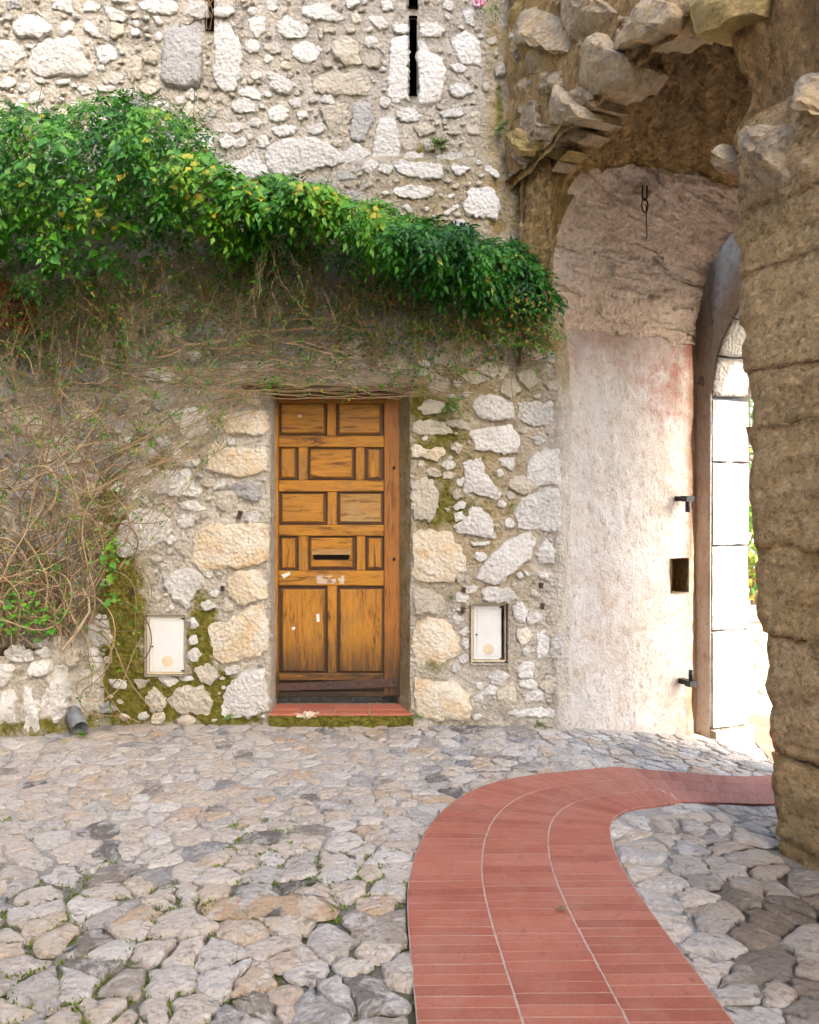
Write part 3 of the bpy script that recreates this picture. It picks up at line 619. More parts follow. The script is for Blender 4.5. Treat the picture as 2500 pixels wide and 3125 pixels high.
# traced face stones, image pixels from four crops: (origin, scale, stones); letter = stone colour
CROPS = [
 ((0, 0), 2.029, '''w 330,0 440,5 455,95 410,85 335,60;w 520,50 560,15 625,45 615,85 530,80;w 650,50 740,75 800,115 760,140 690,130;w 860,25 980,15 1100,30 1105,80 1050,105 900,75;w 1160,60 1190,15 1285,30 1290,110 1240,125 1165,90;
w 1325,60 1440,55 1460,90 1400,115 1330,105;w 90,190 130,110 230,90 320,160 325,210 250,245 120,235;w 375,200 390,150 440,135 470,150 460,200 400,235;w 530,150 570,130 600,190 640,235 600,240 535,200;w -40,280 60,265 140,310 145,360 60,445 -40,430;
w 200,400 220,320 300,265 480,245 515,310 520,350 570,420 540,470 400,470 260,470;w 610,300 650,280 710,300 725,370 640,410 615,360;w 600,430 650,410 665,445 620,455;w 740,310 780,305 780,345 745,345;p 790,430 840,350 880,390 880,490 820,510;p 890,350 950,320 985,370 960,410 900,390;
w 960,240 985,205 1010,215 1005,260 975,270;w 820,140 860,140 880,170 850,185;g 1015,330 1050,170 1250,140 1245,530 1040,530 1005,440;w 1340,160 1410,150 1500,320 1495,450 1470,560 1380,560 1335,500;w 1545,130 1640,120 1645,200 1600,245 1550,190;w 205,500 260,490 310,520 270,530;w 350,510 440,500 430,530 370,535;
w 1490,560 1560,545 1630,600 1600,625 1500,600;w 1440,640 1500,610 1570,640 1580,700 1500,710 1450,690;w 1600,650 1640,640 1650,680 1610,685;w 1665,690 1725,660 1760,700 1740,745 1670,750;w 1090,600 1140,595 1145,650 1100,660;w 1365,1060 1450,1000 1600,970 1650,1030 1665,1080 1540,1130 1430,1135 1375,1100;
w 960,640 1040,640 1060,700 980,690;w 780,560 840,560 840,610 790,600;w 690,590 740,590 750,660 700,660;w 1590,850 1650,840 1670,900 1620,930;w 1440,890 1500,860 1530,900 1470,930;w 1200,820 1260,800 1320,850 1330,960 1260,920 1220,880;p 1640,280 1725,300 1725,340 1640,320;
w 700,0 800,5 800,30 700,25;w 460,100 510,110 500,130 455,125;w 890,110 930,110 930,135 900,135;w 950,115 990,110 1015,160 985,170;w 160,280 240,290 210,310 165,305;w 770,60 845,60 840,80 780,80;g 1300,670 1350,670 1340,730 1290,730;w 1560,740 1620,740 1610,800 1550,790;g 40,20 130,20 140,60 60,70;w 440,650 510,640 530,690 450,700;w 610,540 720,545 700,575 620,570'''),
 ((820, 0), 2.029, '''w 5,930 100,880 280,865 440,950 455,1010 270,1050 130,1090 20,1080 5,1000;w 460,960 540,900 640,960 580,1010 470,1020;w 690,745 780,740 805,860 800,1000 730,1010 650,1000 655,880;w 765,240 868,235 868,420 868,625 800,630 735,590 750,400;w 924,270 960,265 1020,340 1085,370 1090,500 1050,640 930,655 924,450;
w 1140,240 1220,200 1305,260 1310,410 1260,400 1195,390 1150,300;w 930,140 1040,140 1100,190 1060,230 940,230;w 760,160 866,150 866,210 790,210;w 60,150 120,115 240,180 235,230 120,240 65,210;w 210,60 330,30 420,90 470,120 440,145 300,130 230,110;w 150,310 230,265 330,310 300,370 230,400 160,360;p 390,290 480,230 550,270 560,350 580,390 480,410 420,360;
w 620,110 700,105 740,160 700,190 640,150;w 0,280 50,285 85,325 30,345 0,330;w 0,460 100,490 170,540 120,590 20,560;p 280,470 400,450 600,490 640,540 590,590 400,590 290,560;p 340,380 390,380 400,420 340,425;w 690,20 760,10 770,60 720,80;w 1080,100 1120,80 1140,110 1110,130;w 1200,60 1270,60 1275,160 1220,150;
w 0,680 70,650 130,700 120,740 40,760;w 170,700 230,680 250,730 190,750;w 20,800 110,780 185,800 160,840 60,850;g 530,640 640,660 640,760 590,870 510,860;p 320,670 480,660 505,740 480,840 400,840 350,750;w 1060,700 1190,670 1205,720 1090,735;p 1250,700 1300,690 1305,740 1255,780;p 1100,830 1150,790 1190,830 1120,840;
p 1225,790 1300,790 1305,840 1230,840;p 900,790 1000,760 1040,820 940,850;w 830,1010 860,960 960,970 950,1000 880,1020;w 1035,990 1090,960 1200,965 1190,1010 1080,1020;w 780,1040 820,1025 1070,1060 1075,1130 940,1140 810,1105;w 1130,1050 1240,1075 1180,1125 1140,1100;w 1330,1055 1355,1050 1425,1110 1410,1130 1330,1080;
w 775,1195 880,1175 1025,1200 1020,1240 960,1260 870,1260 790,1235;w 1205,1300 1250,1200 1370,1195 1415,1280 1400,1385 1300,1370 1210,1345;w 1070,1355 1165,1290 1170,1305 1110,1360;w 820,1310 860,1290 900,1330 870,1350;p 590,1180 640,1130 650,1170 610,1195;p 820,880 880,870 900,930 850,960;w 1140,1390 1200,1380 1240,1420 1220,1480 1160,1460;
w 700,1220 740,1210 760,1235 710,1240;p 1350,250 1410,220 1410,280 1360,280;p 1390,320 1420,290 1420,360 1395,360;p 1400,400 1460,390 1465,470 1405,480;p 1320,520 1360,510 1365,570 1330,570;p 340,190 420,180 420,215 345,215;p 310,190 335,180 335,250 315,250;o 510,100 570,95 575,150 520,155;w 660,280 720,320 720,350 670,300;
w 630,480 670,490 660,520 640,510;p 1220,460 1250,455 1245,490 1215,485;g 420,1070 500,1070 540,1110 440,1130;w 310,1190 340,1180 380,1220 350,1240;g 240,1130 330,1100 380,1150 300,1170'''),
 ((0, 1000), 1.685, '''w 880,430 980,415 1065,430 1070,540 960,570 905,480;o 1130,460 1250,430 1370,430 1385,540 1280,555 1160,535;o 1060,620 1110,590 1150,620 1380,620 1385,740 1240,770 1080,740;w 890,640 920,625 970,665 1050,680 1000,715 910,700;w 770,810 830,740 960,735 1030,830 1020,870 860,860 790,850;
w 665,870 720,820 730,840 700,895;w 605,1070 660,950 740,935 870,990 870,1060 790,1120 680,1165 625,1170;w 920,900 1000,890 1060,930 1040,945 940,930;w 910,1000 940,960 995,970 990,1020 930,1035;o 1000,1060 1050,1020 1150,1010 1370,1010 1388,1120 1380,1210 1230,1235 1030,1240 985,1190 1005,1120;
w 850,1280 930,1240 1010,1250 1060,1310 1000,1360 960,1445 900,1400 855,1340;o 1180,1260 1370,1235 1388,1340 1380,1400 1230,1420 1175,1360;o 1090,1520 1200,1490 1290,1420 1360,1415 1385,1560 1370,1680 1290,1700 1170,1720 1090,1700 1080,1600;w 1180,1830 1260,1760 1360,1750 1388,1900 1390,1960 1280,2000 1150,2000 1135,1950;
w 970,1500 1000,1490 1025,1530 1000,1550 975,1550;w 970,1590 1010,1575 1020,1620 975,1635;w 965,1670 1010,1645 1040,1680 1000,1720 965,1700;p 1000,1755 1080,1730 1125,1790 1080,1840 1030,1810;p 865,1910 920,1850 1040,1840 1090,1920 1070,1985 920,1980;p 745,1910 790,1845 860,1930 830,1970 780,1975;w 815,1800 870,1790 920,1815 870,1850;
w 920,1800 980,1790 995,1810 940,1820;w 560,1810 650,1815 640,1860 580,1850;p 690,1810 770,1810 720,1860;g 440,1940 560,1930 600,1960 580,1980 450,1980;w 700,640 740,580 800,640 810,660 720,680;w 790,550 830,520 880,590 870,615 810,600;g 300,170 380,200 350,260 300,250;g 240,390 300,370 330,440 260,450;w 740,230 820,200 900,230 870,280 780,270;
w 970,130 1030,120 1050,170 990,175;g 210,1070 330,1060 340,1190 240,1200;g 380,1080 450,1060 470,1190 390,1180;p 620,40 700,20 740,60 660,80;g 70,700 150,690 160,780 80,790;o 1240,330 1330,320 1340,400 1250,390;p 1120,850 1200,840 1240,890 1180,950 1120,920;g 570,470 640,470 630,540 580,540;g 400,480 480,460 500,560 420,570'''),
 ((1250, 1050), 1.782, '''p 12,430 60,415 170,420 235,470 220,490 60,495 15,470;o 8,570 40,540 90,575 180,560 195,600 150,635 60,615 8,620;p 8,760 60,720 120,740 165,830 150,900 120,960 30,950 8,900;o 12,1030 60,1010 230,1020 280,1090 300,1180 310,1240 250,1240 245,1295 120,1290 15,1270;p 20,1320 110,1340 180,1370 205,1420 190,1470 90,1460 30,1470;
o 20,1540 100,1490 200,1500 260,1580 275,1660 200,1740 60,1750 15,1680;o 25,1810 150,1830 250,1830 310,1890 345,1960 330,2030 160,2050 45,2010 20,1900;w 345,340 370,290 470,280 560,320 555,400 480,420 370,400;w 595,330 650,320 770,320 775,430 660,440 605,400;w 330,480 420,460 540,440 590,500 590,590 480,590 360,570;
w 290,650 350,640 390,620 410,690 440,740 490,810 480,835 380,820 290,800 310,720;w 650,630 700,590 805,575 815,650 815,760 660,765 640,700;w 575,900 640,840 740,790 810,800 815,960 800,1020 680,1010 600,990;w 240,990 300,960 340,890 390,900 440,960 465,1055 380,1045 260,1020;w 365,1230 420,1190 450,1140 550,1060 650,1030 680,1060 650,1160 580,1220 500,1290 380,1285;
w 690,1130 740,1060 790,1130 780,1190 700,1190;w 395,1340 450,1315 540,1330 580,1380 520,1400 420,1400;w 560,1430 600,1390 640,1460 620,1510 575,1500;w 690,1570 740,1550 760,1640 740,1700 690,1710;w 765,1620 810,1580 840,1620 820,1700 770,1700;p 735,1490 770,1440 820,1470 800,1520 745,1520;w 230,1480 270,1470 300,1500 260,1530;w 270,1570 310,1530 325,1560 290,1590;
w 280,1620 320,1590 325,1640 300,1665;w 265,1700 310,1680 325,1720 280,1740;p 120,1800 200,1795 200,1815 140,1820;w 420,1800 480,1770 540,1800 500,1850 440,1840;w 580,1770 620,1720 680,1740 670,1810 600,1820;w 595,1830 660,1820 700,1850 670,1875 600,1860;w 620,1910 690,1870 735,1900 720,1940 640,1945;p 700,1850 760,1800 800,1830 810,1890 740,1900;
p 480,1960 480,1890 560,1850 580,1920 560,1980;w 390,1900 440,1850 480,1870 450,1910;p 40,350 100,300 190,320 190,370 80,390;p 180,430 240,410 335,430 330,470 240,450;p 280,180 340,150 440,200 330,225;p 350,150 420,100 480,140 460,190;p 580,160 660,140 710,200 650,240 590,200;p 470,150 520,110 540,160 490,200;w 660,510 700,490 740,530 690,550;
p 220,560 250,530 290,560 270,600;w 480,620 570,615 560,690 500,660;p 740,30 790,50 790,100 750,110;p 640,40 700,30 720,80 660,90;w 250,740 300,720 290,780 260,770;w 240,920 290,910 300,950 250,970;w 330,1080 440,1075 430,1090 350,1100;w 550,2000 700,1980 800,1990 800,2030 560,2020;p 640,2040 800,2040 810,2080 660,2080;p 720,210 790,200 795,250 760,250;p 665,280 710,270 715,300 680,300;o 580,1560 640,1540 660,1600 600,1640;p 250,1240 290,1230 310,1280 260,1300''')]
STONES = []
for (ox, oy), sc, txt in CROPS:
    for item in txt.replace('\n', '').split(';'):
        w = item.split(); STONES.append((w[0], np.array([[float(a)/sc+q for a, q in zip(p.split(','), (ox, oy))] for p in w[1:]])))
# gap fillers: pebbles and chips wedged between the traced stones
occ = np.zeros((560, 640), bool); CE = 5.0   # 5-unit cells, from (-1000,-600)
gxx, gyy = np.meshgrid(np.arange(560)*CE-1000+2.5, np.arange(640)*CE-600+2.5, indexing='ij'); pts = np.stack([gxx.ravel(), gyy.ravel()], 1)
def mark(poly, grow):
    lo = poly.min(0)-grow; hi = poly.max(0)+grow
    i0, j0 = np.maximum(((lo-[-1000, -600])/CE).astype(int), 0); i1, j1 = ((hi-[-1000, -600])/CE).astype(int)+1
    sub = np.stack([gxx[i0:i1, j0:j1].ravel(), gyy[i0:i1, j0:j1].ravel()], 1)
    if len(sub) == 0: return
    m = in_poly(sub, poly); q, d_ = nearest_on(sub, poly); m |= d_ < grow
    occ[i0:i1, j0:j1] |= m.reshape(occ[i0:i1, j0:j1].shape)
for _, p in STONES: mark(p, 5)
for h in HOLES.values(): mark(np.array([(h[0], h[2]), (h[1], h[2]), (h[1], h[3]), (h[0], h[3])], float), 8)
mark(np.array([(740, 1165), (1275, 1165), (1275, 1215), (740, 1215)], float), 3)
mark(np.array([(1480, -600), (1800, -600), (1800, 740), (1480, 740)], float), 2); mark(np.array([(1690, 600), (1900, 600), (1900, 2400), (1690, 2400)], float), 2)
mark(np.array([(340, 1650), (450, 1650), (450, 2100), (340, 2100)], float), 2)
FILL = []
def try_fill(count, r0, r1, box, colours):
    for _ in range(count):
        r = R.uniform(r0, r1); x = R.uniform(box[0], box[1]); y = R.uniform(box[2], box[3])
        asp = R.uniform(1.0, 1.9); ang = R.uniform(-.5, .5); k = R.choice([5, 6, 7]); poly = []
        for t in range(k):
            a = 2*math.pi*(t+R.uniform(-.25, .25))/k; rr = r*R.uniform(.8, 1.15); px, py = rr*asp*math.cos(a), rr*math.sin(a)
            poly.append((x+px*math.cos(ang)-py*math.sin(ang), y+px*math.sin(ang)+py*math.cos(ang)))
        poly = np.array(poly); i, j = ((poly-[-1000, -600])/CE).astype(int).T
        ci, cj = int((x+1000)/CE), int((y+600)/CE)
        if i.min() < 0 or j.min() < 0 or i.max() >= 560 or j.max() >= 640: continue
        mm = ((poly+poly.mean(0))/2-[-1000, -600])/CE; mi, mj = mm.astype(int).T
        if occ[i, j].any() or occ[ci, cj] or occ[mi, mj].any(): continue
        mark(poly, 3 if r < 20 else 7); FILL.append((R.choice(colours), poly, r))
try_fill(1600, 26, 58, (-1000, 1650, 780, 1500), 'ggpp'); try_fill(500, 30, 60, (-1000, -20, -600, 780), 'wwg'); try_fill(600, 30, 60, (-600, 1470, -600, -40), 'wwp')
try_fill(500, 26, 44, (0, 1200, 330, 900), 'wgp'); try_fill(500, 22, 36, (700, 1700, 700, 1200), 'ppg'); try_fill(900, 14, 24, (0, 1470, 0, 560), 'wwwpp'); try_fill(500, 12, 20, (350, 830, 1300, 2200), 'wp'); try_fill(600, 11, 19, (1250, 1690, 1100, 2200), 'wwp')
try_fill(1500, 5, 10, (0, 1480, 0, 700), 'wppp'); try_fill(1300, 4, 9, (250, 1690, 1150, 2200), 'wpp')
for r in FILL: STONES.append(r[:2])
nin = 0; rub = {c: [MB(), []] for c in 'wpgo'}
def seen(p): c = p.mean(0); return -30 < c[0] < 1700 and -30 < c[1] < 2300
order = sorted(STONES, key=lambda r: -(np.ptp(r[1][:, 0])*np.ptp(r[1][:, 1])) if seen(r[1]) else 0)
for k, (c, p) in enumerate(order):
    p = p.mean(0)+(p-p.mean(0))*(1.06 if np.ptp(p[:, 0]) > 40 and not (abs(p[:, 0].max()-825) < 14 or abs(p[:, 0].min()-1256) < 14 or abs(p[:, 0].mean()-1262) < 60) else 1.0); m = np.stack([WX(p[:, 0]), WZ(p[:, 1])], 1); size = np.ptp(m, axis=0).min(); big = np.ptp(m, axis=0).max()
    npt = int(np.clip(big*170, 9, 42)); cen, rel = rough_outline(m, npt, .085, k)
    bul = float(np.clip(size*.10, .009, .026))*R.uniform(.75, 1.25)
    if npt > 14: V, F = stone_geo(rel, bul, k, rough=.20)
    else: V, F = stone_geo(rel, bul, k, ((1.03, -.8), (.97, .5), (.7, 1.0)), .2)
    W = to_frame(V, (1, 0, 0), (0, 0, 1), (0, -1, 0)); base = Vector((cen[0], float(wall_y(cen[0], cen[1]))-.011, cen[1]))
    tint = R.random() if c != 'o' else R.random()*.5
    F = [f[::-1] for f in F]   # keep normals facing out of the wall
    F = [f[::-1] for f in F]
    if nin < 296 and seen(p):
        nin += 1; child('stone', mesh('stone', W, F, {'tint': [tint]*len(W)}), MAT['stone_'+c], wall, True, base).data.set_sharp_from_angle(angle=math.radians(30))
    else:
        rub[c][0].add(W+np.array(base), F); rub[c][1] += [tint]*len(W)
for c, (mb, tt) in rub.items():
    if mb.V: o = child('rubble_infill', mesh('rubble_infill', mb.V, mb.F, {'tint': tt}), MAT['stone_'+c], wall); o['kind'] = 'stuff'

# ------------------------------------------------------------------ gatehouse
gate = empty('gatehouse', (float(G0[0]), float(G0[1]), 0), 'massive rough stone gatehouse with a vaulted passage arching over the path', 'gatehouse')
def gsurf(name, A, B, fn, amp, fr, mat, attrs=None, hole=None, ripple=0.0, k=2):
    AA, BB = np.meshgrid(A, B, indexing='ij'); P = fn(AA, BB)
    H = amp*fbm(AA*fr, BB*fr, k, 5, .58)+ripple*np.abs(fbm(AA*fr*3, BB*fr*3, k+2, 3))
    P = displace(P, H)
    at = {'stain': np.zeros_like(AA), 'gold': np.zeros_like(AA), 'pink': np.zeros_like(AA), 'tint': np.zeros_like(AA)+.4, 'moss': np.zeros_like(AA), 'ochre': np.zeros_like(AA), 'white': np.zeros_like(AA), 'dark': np.zeros_like(AA)}
    for kk, f in (attrs or {}).items(): at[kk] = np.clip(f(AA, BB)+np.zeros_like(AA), 0, 1)
    keep = None
    if hole is not None:
        ca = (AA[:-1, :-1]+AA[1:, 1:])/2; cb = (BB[:-1, :-1]+BB[1:, 1:])/2; keep = ~((ca > hole[0]) & (ca < hole[1]) & (cb > hole[2]) & (cb < hole[3]))
    return child(name, grid_mesh(name, P, at, keep), mat, gate)
SPR, CS, RA, RB = 2.57, .87, .87, .85          # inner vault: springing, centre, half width, rise
def inner_arch(s): return SPR+RB*np.sqrt(np.clip(1-((s-CS)/RA)**2, 0, 1))
def outer_arch(s): return 2.18+.80*np.sqrt(np.clip(1-((s-CS)/.81)**2, 0, 1))
# rounded plaster corner where the long wall turns into the passage
def corner(t, h):
    fx = corner_x(h); bx = .998+.052*(1-smooth01((h-2.15)/.6)); by = 5.214+.021*(1-smooth01((h-2.15)/.6))
    b = np.sin(t*math.pi/2); c = 1-np.cos(t*math.pi/2)
    x = fx-.03+(bx-fx+.03)*(.5*t+.5*b); y = WY+.012-.03*np.sin(np.clip(t, 0, .25)*math.pi*2)+(by-WY-.012)*(.5*t+.5*c); return np.stack([x, y, h], -1)
gsurf('corner_plaster', np.linspace(0, 1, 14), np.arange(-.35, 3.75, .028), corner, .018, 5, MAT['mortar'],
      {'ochre': lambda t, h: .95*smooth01((h-2.0)/.5)+.25, 'white': lambda t, h: .9*smooth01((2.3-h)/.6), 'dark': lambda t, h: .25+0*t}, ripple=.01)
# left side of the passage
gsurf('passage_wall', lines(.30, 1.385, .02, [1.18, 1.33]), lines(-.5, 2.66, .022, [.79, 1.03]), lambda v, h: GP(0.0, v, h), .016, 4.5, MAT['plaster'],
      {'stain': lambda v, h: .9*smooth01((v-1.30)/.07)+.35*smooth01((h-2.30)/.25)+.55*blob(v, h, 1.22, 2.2, .10, .16)+.3*smooth01((.1-h)/.2)*smooth01((v-.9)/.3), 'pink': lambda v, h: .8*blob(v, h, 1.12, 2.2, .22, .28)+.45*smooth01((v-1.18)/.12)*.7+.5*smooth01((h-2.15)/.25)}, hole=(1.18, 1.33, .79, 1.03), ripple=.008, k=1)
hb = [GP(s, v, h) for s, v, h in ((.02, 1.178, .788), (.02, 1.332, .788), (.02, 1.332, 1.032), (.02, 1.178, 1.032), (-.2, 1.178, .79), (-.2, 1.332, .79), (-.2, 1.332, 1.03), (-.2, 1.178, 1.03))]
child('socket_hole', mesh('socket_hole', hb, [(0, 1, 5, 4), (1, 2, 6, 5), (2, 3, 7, 6), (3, 0, 4, 7), (4, 5, 6, 7)], {'stain': [.6]*8, 'gold': [.3]*8}), MAT['gate_brown'], gate, False)
# skewed barrel vault: its mouth lies in the plane of the brown face, its inner end at the door slot
V_FRONT = np.array([(1.05, 5.235, 2.55), (.90, 5.02, 2.82), (.907, 5.0, 3.107), (1.074, 5.0, 3.453), (1.385, 5.0, 3.584), (1.564, 5.0, 3.549), (1.81, 5.0, 3.52), (2.016, 5.0, 3.477), (2.3, 5.0, 3.30)])
V_BACK = np.array([GP(s_, 1.385, h_) for s_, h_ in ((0, 2.55), (.045, 2.80), (.10, 2.97), (.20, 3.10), (.39, 3.24), (.60, 3.30), (.87, 3.32), (1.2, 3.2), (1.55, 2.9))])
def spline(P, t):
    n_ = len(P); i = np.clip(np.floor(t).astype(int), 0, n_-2); f = (t-i)[..., None]
    p0 = P[np.maximum(i-1, 0)]; p1 = P[i]; p2 = P[i+1]; p3 = P[np.minimum(i+2, n_-1)]
    return .5*(2*p1+(p2-p0)*f+(2*p0-5*p1+4*p2-p3)*f*f+(3*p1-p0-3*p2+p3)*f**3)
def vault(t, w):
    led = .016*np.sign(fbm(t*3.2, w*2.2, 5, 3))+.02*(np.abs((t*1.15+.12*fbm(w*3, t, 2, 2)) % 1-.5) > .465)
    P = spline(V_FRONT, t)*(1-w[..., None])+spline(V_BACK, t)*w[..., None]; P[..., 2] += led; P[..., 1] -= .05*fbm(t*2.5, w*0+3, 5, 3)*np.clip(1-w*8, 0, 1); return P
gsurf('inner_vault', np.linspace(-.12, 8, 190), np.linspace(-.06, 1.01, 66), vault, .036, 3.2, MAT['gate_pink'],
      {'gold': lambda t, w: .15*smooth01((1.2-t)/.8), 'stain': lambda t, w: .8*blob(t, w, 1.55, .38, .22, .035)+.6*blob(t, w, 3.75, .27, .35, .10)+.3*smooth01((w-.95)/.04)+.35*blob(t, w, 2.4, .33, .07, .08)}, ripple=-.020, k=3)
gsurf('passage_wall', np.arange(.3, 1.9, .06), np.arange(-.5, 2.62, .06), lambda v, h: GP(1.97, v, h), .01, 4, MAT['gate_pier'])
# rough brown face above the vault mouth and the golden strip beside it
def overhang_h(s): return 3.46+.15*np.clip(s, 0, 1.4)-.10*smooth01((s-1.45)/.4)+.045*fbm(np.asarray(s)*7, np.asarray(s)*0+2, 3, 3, .6)
FX = np.array([.70, .884, .89, .907, .967, 1.074, 1.23, 1.385, 1.564, 1.81, 2.016, 2.3, 2.6]); FH = np.array([2.1, 2.1, 2.9, 3.107, 3.27, 3.453, 3.545, 3.584, 3.549, 3.52, 3.477, 3.30, 2.9])
def face_top(x):     # where the face meets the underside of the overhanging stones
    a_ = x/4.985; ox, oy = G0+GN*(-.07); s_ = (a_*oy-ox)/(GU[0]-a_*GU[1]); s_ = np.clip(s_, -.1, 1.72); P = GP(s_, -.07, overhang_h(s_)+.07); return P
def face_lo(x): return np.interp(x, FX, FH)-.035
def face(x, t):
    lo = face_lo(x)+.03*fbm(x*9, x*0, 2, 3)*(x > .9); T_ = face_top(x); f = t**1.35
    h = lo+(T_[..., 2]-lo)*t**.8; y0 = 4.985+.18*smooth01((2.98-h)/.40)
    return np.stack([x+(T_[..., 0]-x)*f, y0+(T_[..., 1]-y0)*f, h+.03*fbm(x*3, t*3, 4, 3)], -1)
gsurf('arch_face', np.concatenate([np.arange(.70, .88, .016), np.arange(.884, .912, .006), np.arange(.92, 2.6, .014)]), np.linspace(0, 1, 80), face, .045, 8, MAT['gate_brown'],
      {'gold': lambda x, t: 1.0*smooth01((1.55-x)/.6)*(1-.6*t)+.35*(1-t), 'stain': lambda x, t: .5*smooth01((x-1.25)/.5)*smooth01((t-.15)/.4)+.25*smooth01((t-.75)/.25)}, ripple=.035, k=5)
gsurf('arch_face', np.linspace(4.97, 5.16, 9), np.arange(2.3, 3.55, .03), lambda y, h: np.stack([.705+0*y, y, h], -1), .012, 6, MAT['gate_brown'], {'gold': lambda y, h: .6+0*y})
gsurf('arch_soffit', np.arange(-.05, 1.95, .025), np.linspace(0, 1, 14), lambda s, t: GP(s, -.13+.16*t, overhang_h(s)+.10*t), .03, 6, MAT['gate_brown'], {'stain': lambda s, t: .25+.3*t}, ripple=.02)
# front above the passage
gsurf('front_wall', np.concatenate([np.arange(-.12, 2.0, .04)]), np.concatenate([np.linspace(0, .12, 22), np.linspace(.14, 1, 12)]),
      lambda s, t: GP(s, -.10+.03*fbm(s*3, t*30, 6, 2), overhang_h(s)-.03+(12.5-overhang_h(s))*t), .035, 5, MAT['gate_brown'], {'gold': lambda s, t: .7*smooth01((.9-s)/.6), 'stain': lambda s, t: .3*smooth01((s-1.2)/.4)}, ripple=.02, k=2)
EDGE = np.array([(1.693, 3.0), (1.693, 2.875), (1.708, 2.647), (1.739, 2.367), (1.749, 2.077), (1.776, 1.929), (1.781, 1.5), (1.82, 1.217), (1.834, .978), (1.872, .858), (1.864, .661), (1.889, .458), (1.906, .394), (1.898, .225), (1.923, -.041), (1.93, -.4)])[::-1]
def pier_left(h): return np.interp(h, EDGE[:, 1], EDGE[:, 0])
def pier(q, h):
    s0 = pier_left(h)-.045+.016*fbm(h*16, h*0, 3, 3)
    course = .012*(np.abs(((h+.02)/.46+.08*np.sin(q*5)+.03*fbm(q*9, h*0, 2, 2)) % 1-.5) > .472)
    return GP(s0+q+.08, .07*np.exp(-q/.03)+.022-.05*smooth01((h-2.4)/.5)+course*np.exp(-q*.2), h)
gsurf('pier_face', np.concatenate([np.linspace(0, .10, 8), np.arange(.12, 1.0, .02), np.linspace(1.02, 14.2, 34)]), np.arange(-.4, 3.12, .016), pier, .020, 9, MAT['gate_pier'],
      {'stain': lambda q, h: .8*smooth01((.45-h)/.6)+.5*blob(q, h, .1, 2.74, .14, .12)+.45*blob(q, h, .32, 2.2, .2, .08)+.4*blob(q, h, .25, .8, .3, .2)+.18*smooth01((1.3-h)/.8), 'gold': lambda q, h: .6*blob(q, h, .1, 2.2, .3, .5)+.3*blob(q, h, .1, 1.75, .3, .3)}, ripple=.016, k=4)
gsurf('pier_side', np.arange(0, 1.7, .06), np.arange(-.4, 3.12, .06), lambda v, h: GP(pier_left(h)+.02, v+.10, h), .015, 4, MAT['gate_pier'])
gsurf('front_wall', np.concatenate([np.arange(1.6, 3.2, .03), np.linspace(3.25, 16, 24)]), np.concatenate([np.linspace(0, .15, 44), np.linspace(.17, 1, 12)]), lambda s, t: GP(s+(.14*fbm(t*60, t*0, 3, 3)+.06)*smooth01((1.9-s)/.3), .02-.08*smooth01((t-.02)/.05)+.12*np.exp(-(s-1.6)/.05), 2.9+9.6*t), .05, 6, MAT['gate_brown'], {'stain': lambda s, t: .45*smooth01((s-1.8)/.5)}, ripple=.03, k=6)  # unseen height and length added so the gatehouse keeps sun off the courtyard
# door slot behind the vault, then the outer arch
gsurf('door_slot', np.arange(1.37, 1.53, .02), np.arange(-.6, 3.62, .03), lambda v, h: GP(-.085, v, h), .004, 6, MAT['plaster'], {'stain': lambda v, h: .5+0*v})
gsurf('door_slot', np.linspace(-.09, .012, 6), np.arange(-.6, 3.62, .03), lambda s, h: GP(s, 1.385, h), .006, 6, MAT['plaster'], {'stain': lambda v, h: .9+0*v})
def arch_wall(name, v, s0, s1, top, prof, jl, jr, bot, mat, att, step=.035):
    S_ = np.concatenate([np.arange(s0, jl, max(step, (jl-s0)/40)), np.linspace(jl, jr, 50), np.linspace(jr+.03, s1, max(3, int(min(30, (s1-jr)/step))))])
    def f(s, t):
        lo = np.where((s >= jl) & (s <= jr), prof(s), bot); return GP(s, v, lo+(top-lo)*t)
    return gsurf(name, S_, np.linspace(0, 1, 40)**1.6, f, .012, 5, mat, att)
arch_wall('outer_arch_face', 1.50, -.09, 1.9, 3.64, outer_arch, .06, 1.68, -.7, MAT['plaster'], {'stain': lambda s, t: .30+0*s})
arch_wall('outer_front', 1.88, -6, 16, 12.5, outer_arch, .06, 1.68, -.9, MAT['plaster'], {'stain': lambda s, t: .15+0*s}, .2)
b = MB(); q = [tuple(GP(s, v, h)) for s, v, h in ((-.1, 1.3, 3.6), (1.9, 1.3, 3.6), (1.9, 1.9, 3.6), (-.1, 1.9, 3.6), (-2, -.2, 12.5), (16, -.2, 12.5), (16, 1.9, 12.5), (-2, 1.9, 12.5), (16, -.1, -.6), (16, 1.9, -.9))]
b.add(q, [(0, 1, 2, 3), (4, 5, 6, 7), (5, 6, 9, 8)])
child('added_roof_slab', mesh('added_roof_slab', b.V, b.F, {'stain': [0]*10, 'gold': [0]*10}), MAT['gate_brown'], gate, False)  # unseen top and end, added to close the sun-blocking mass
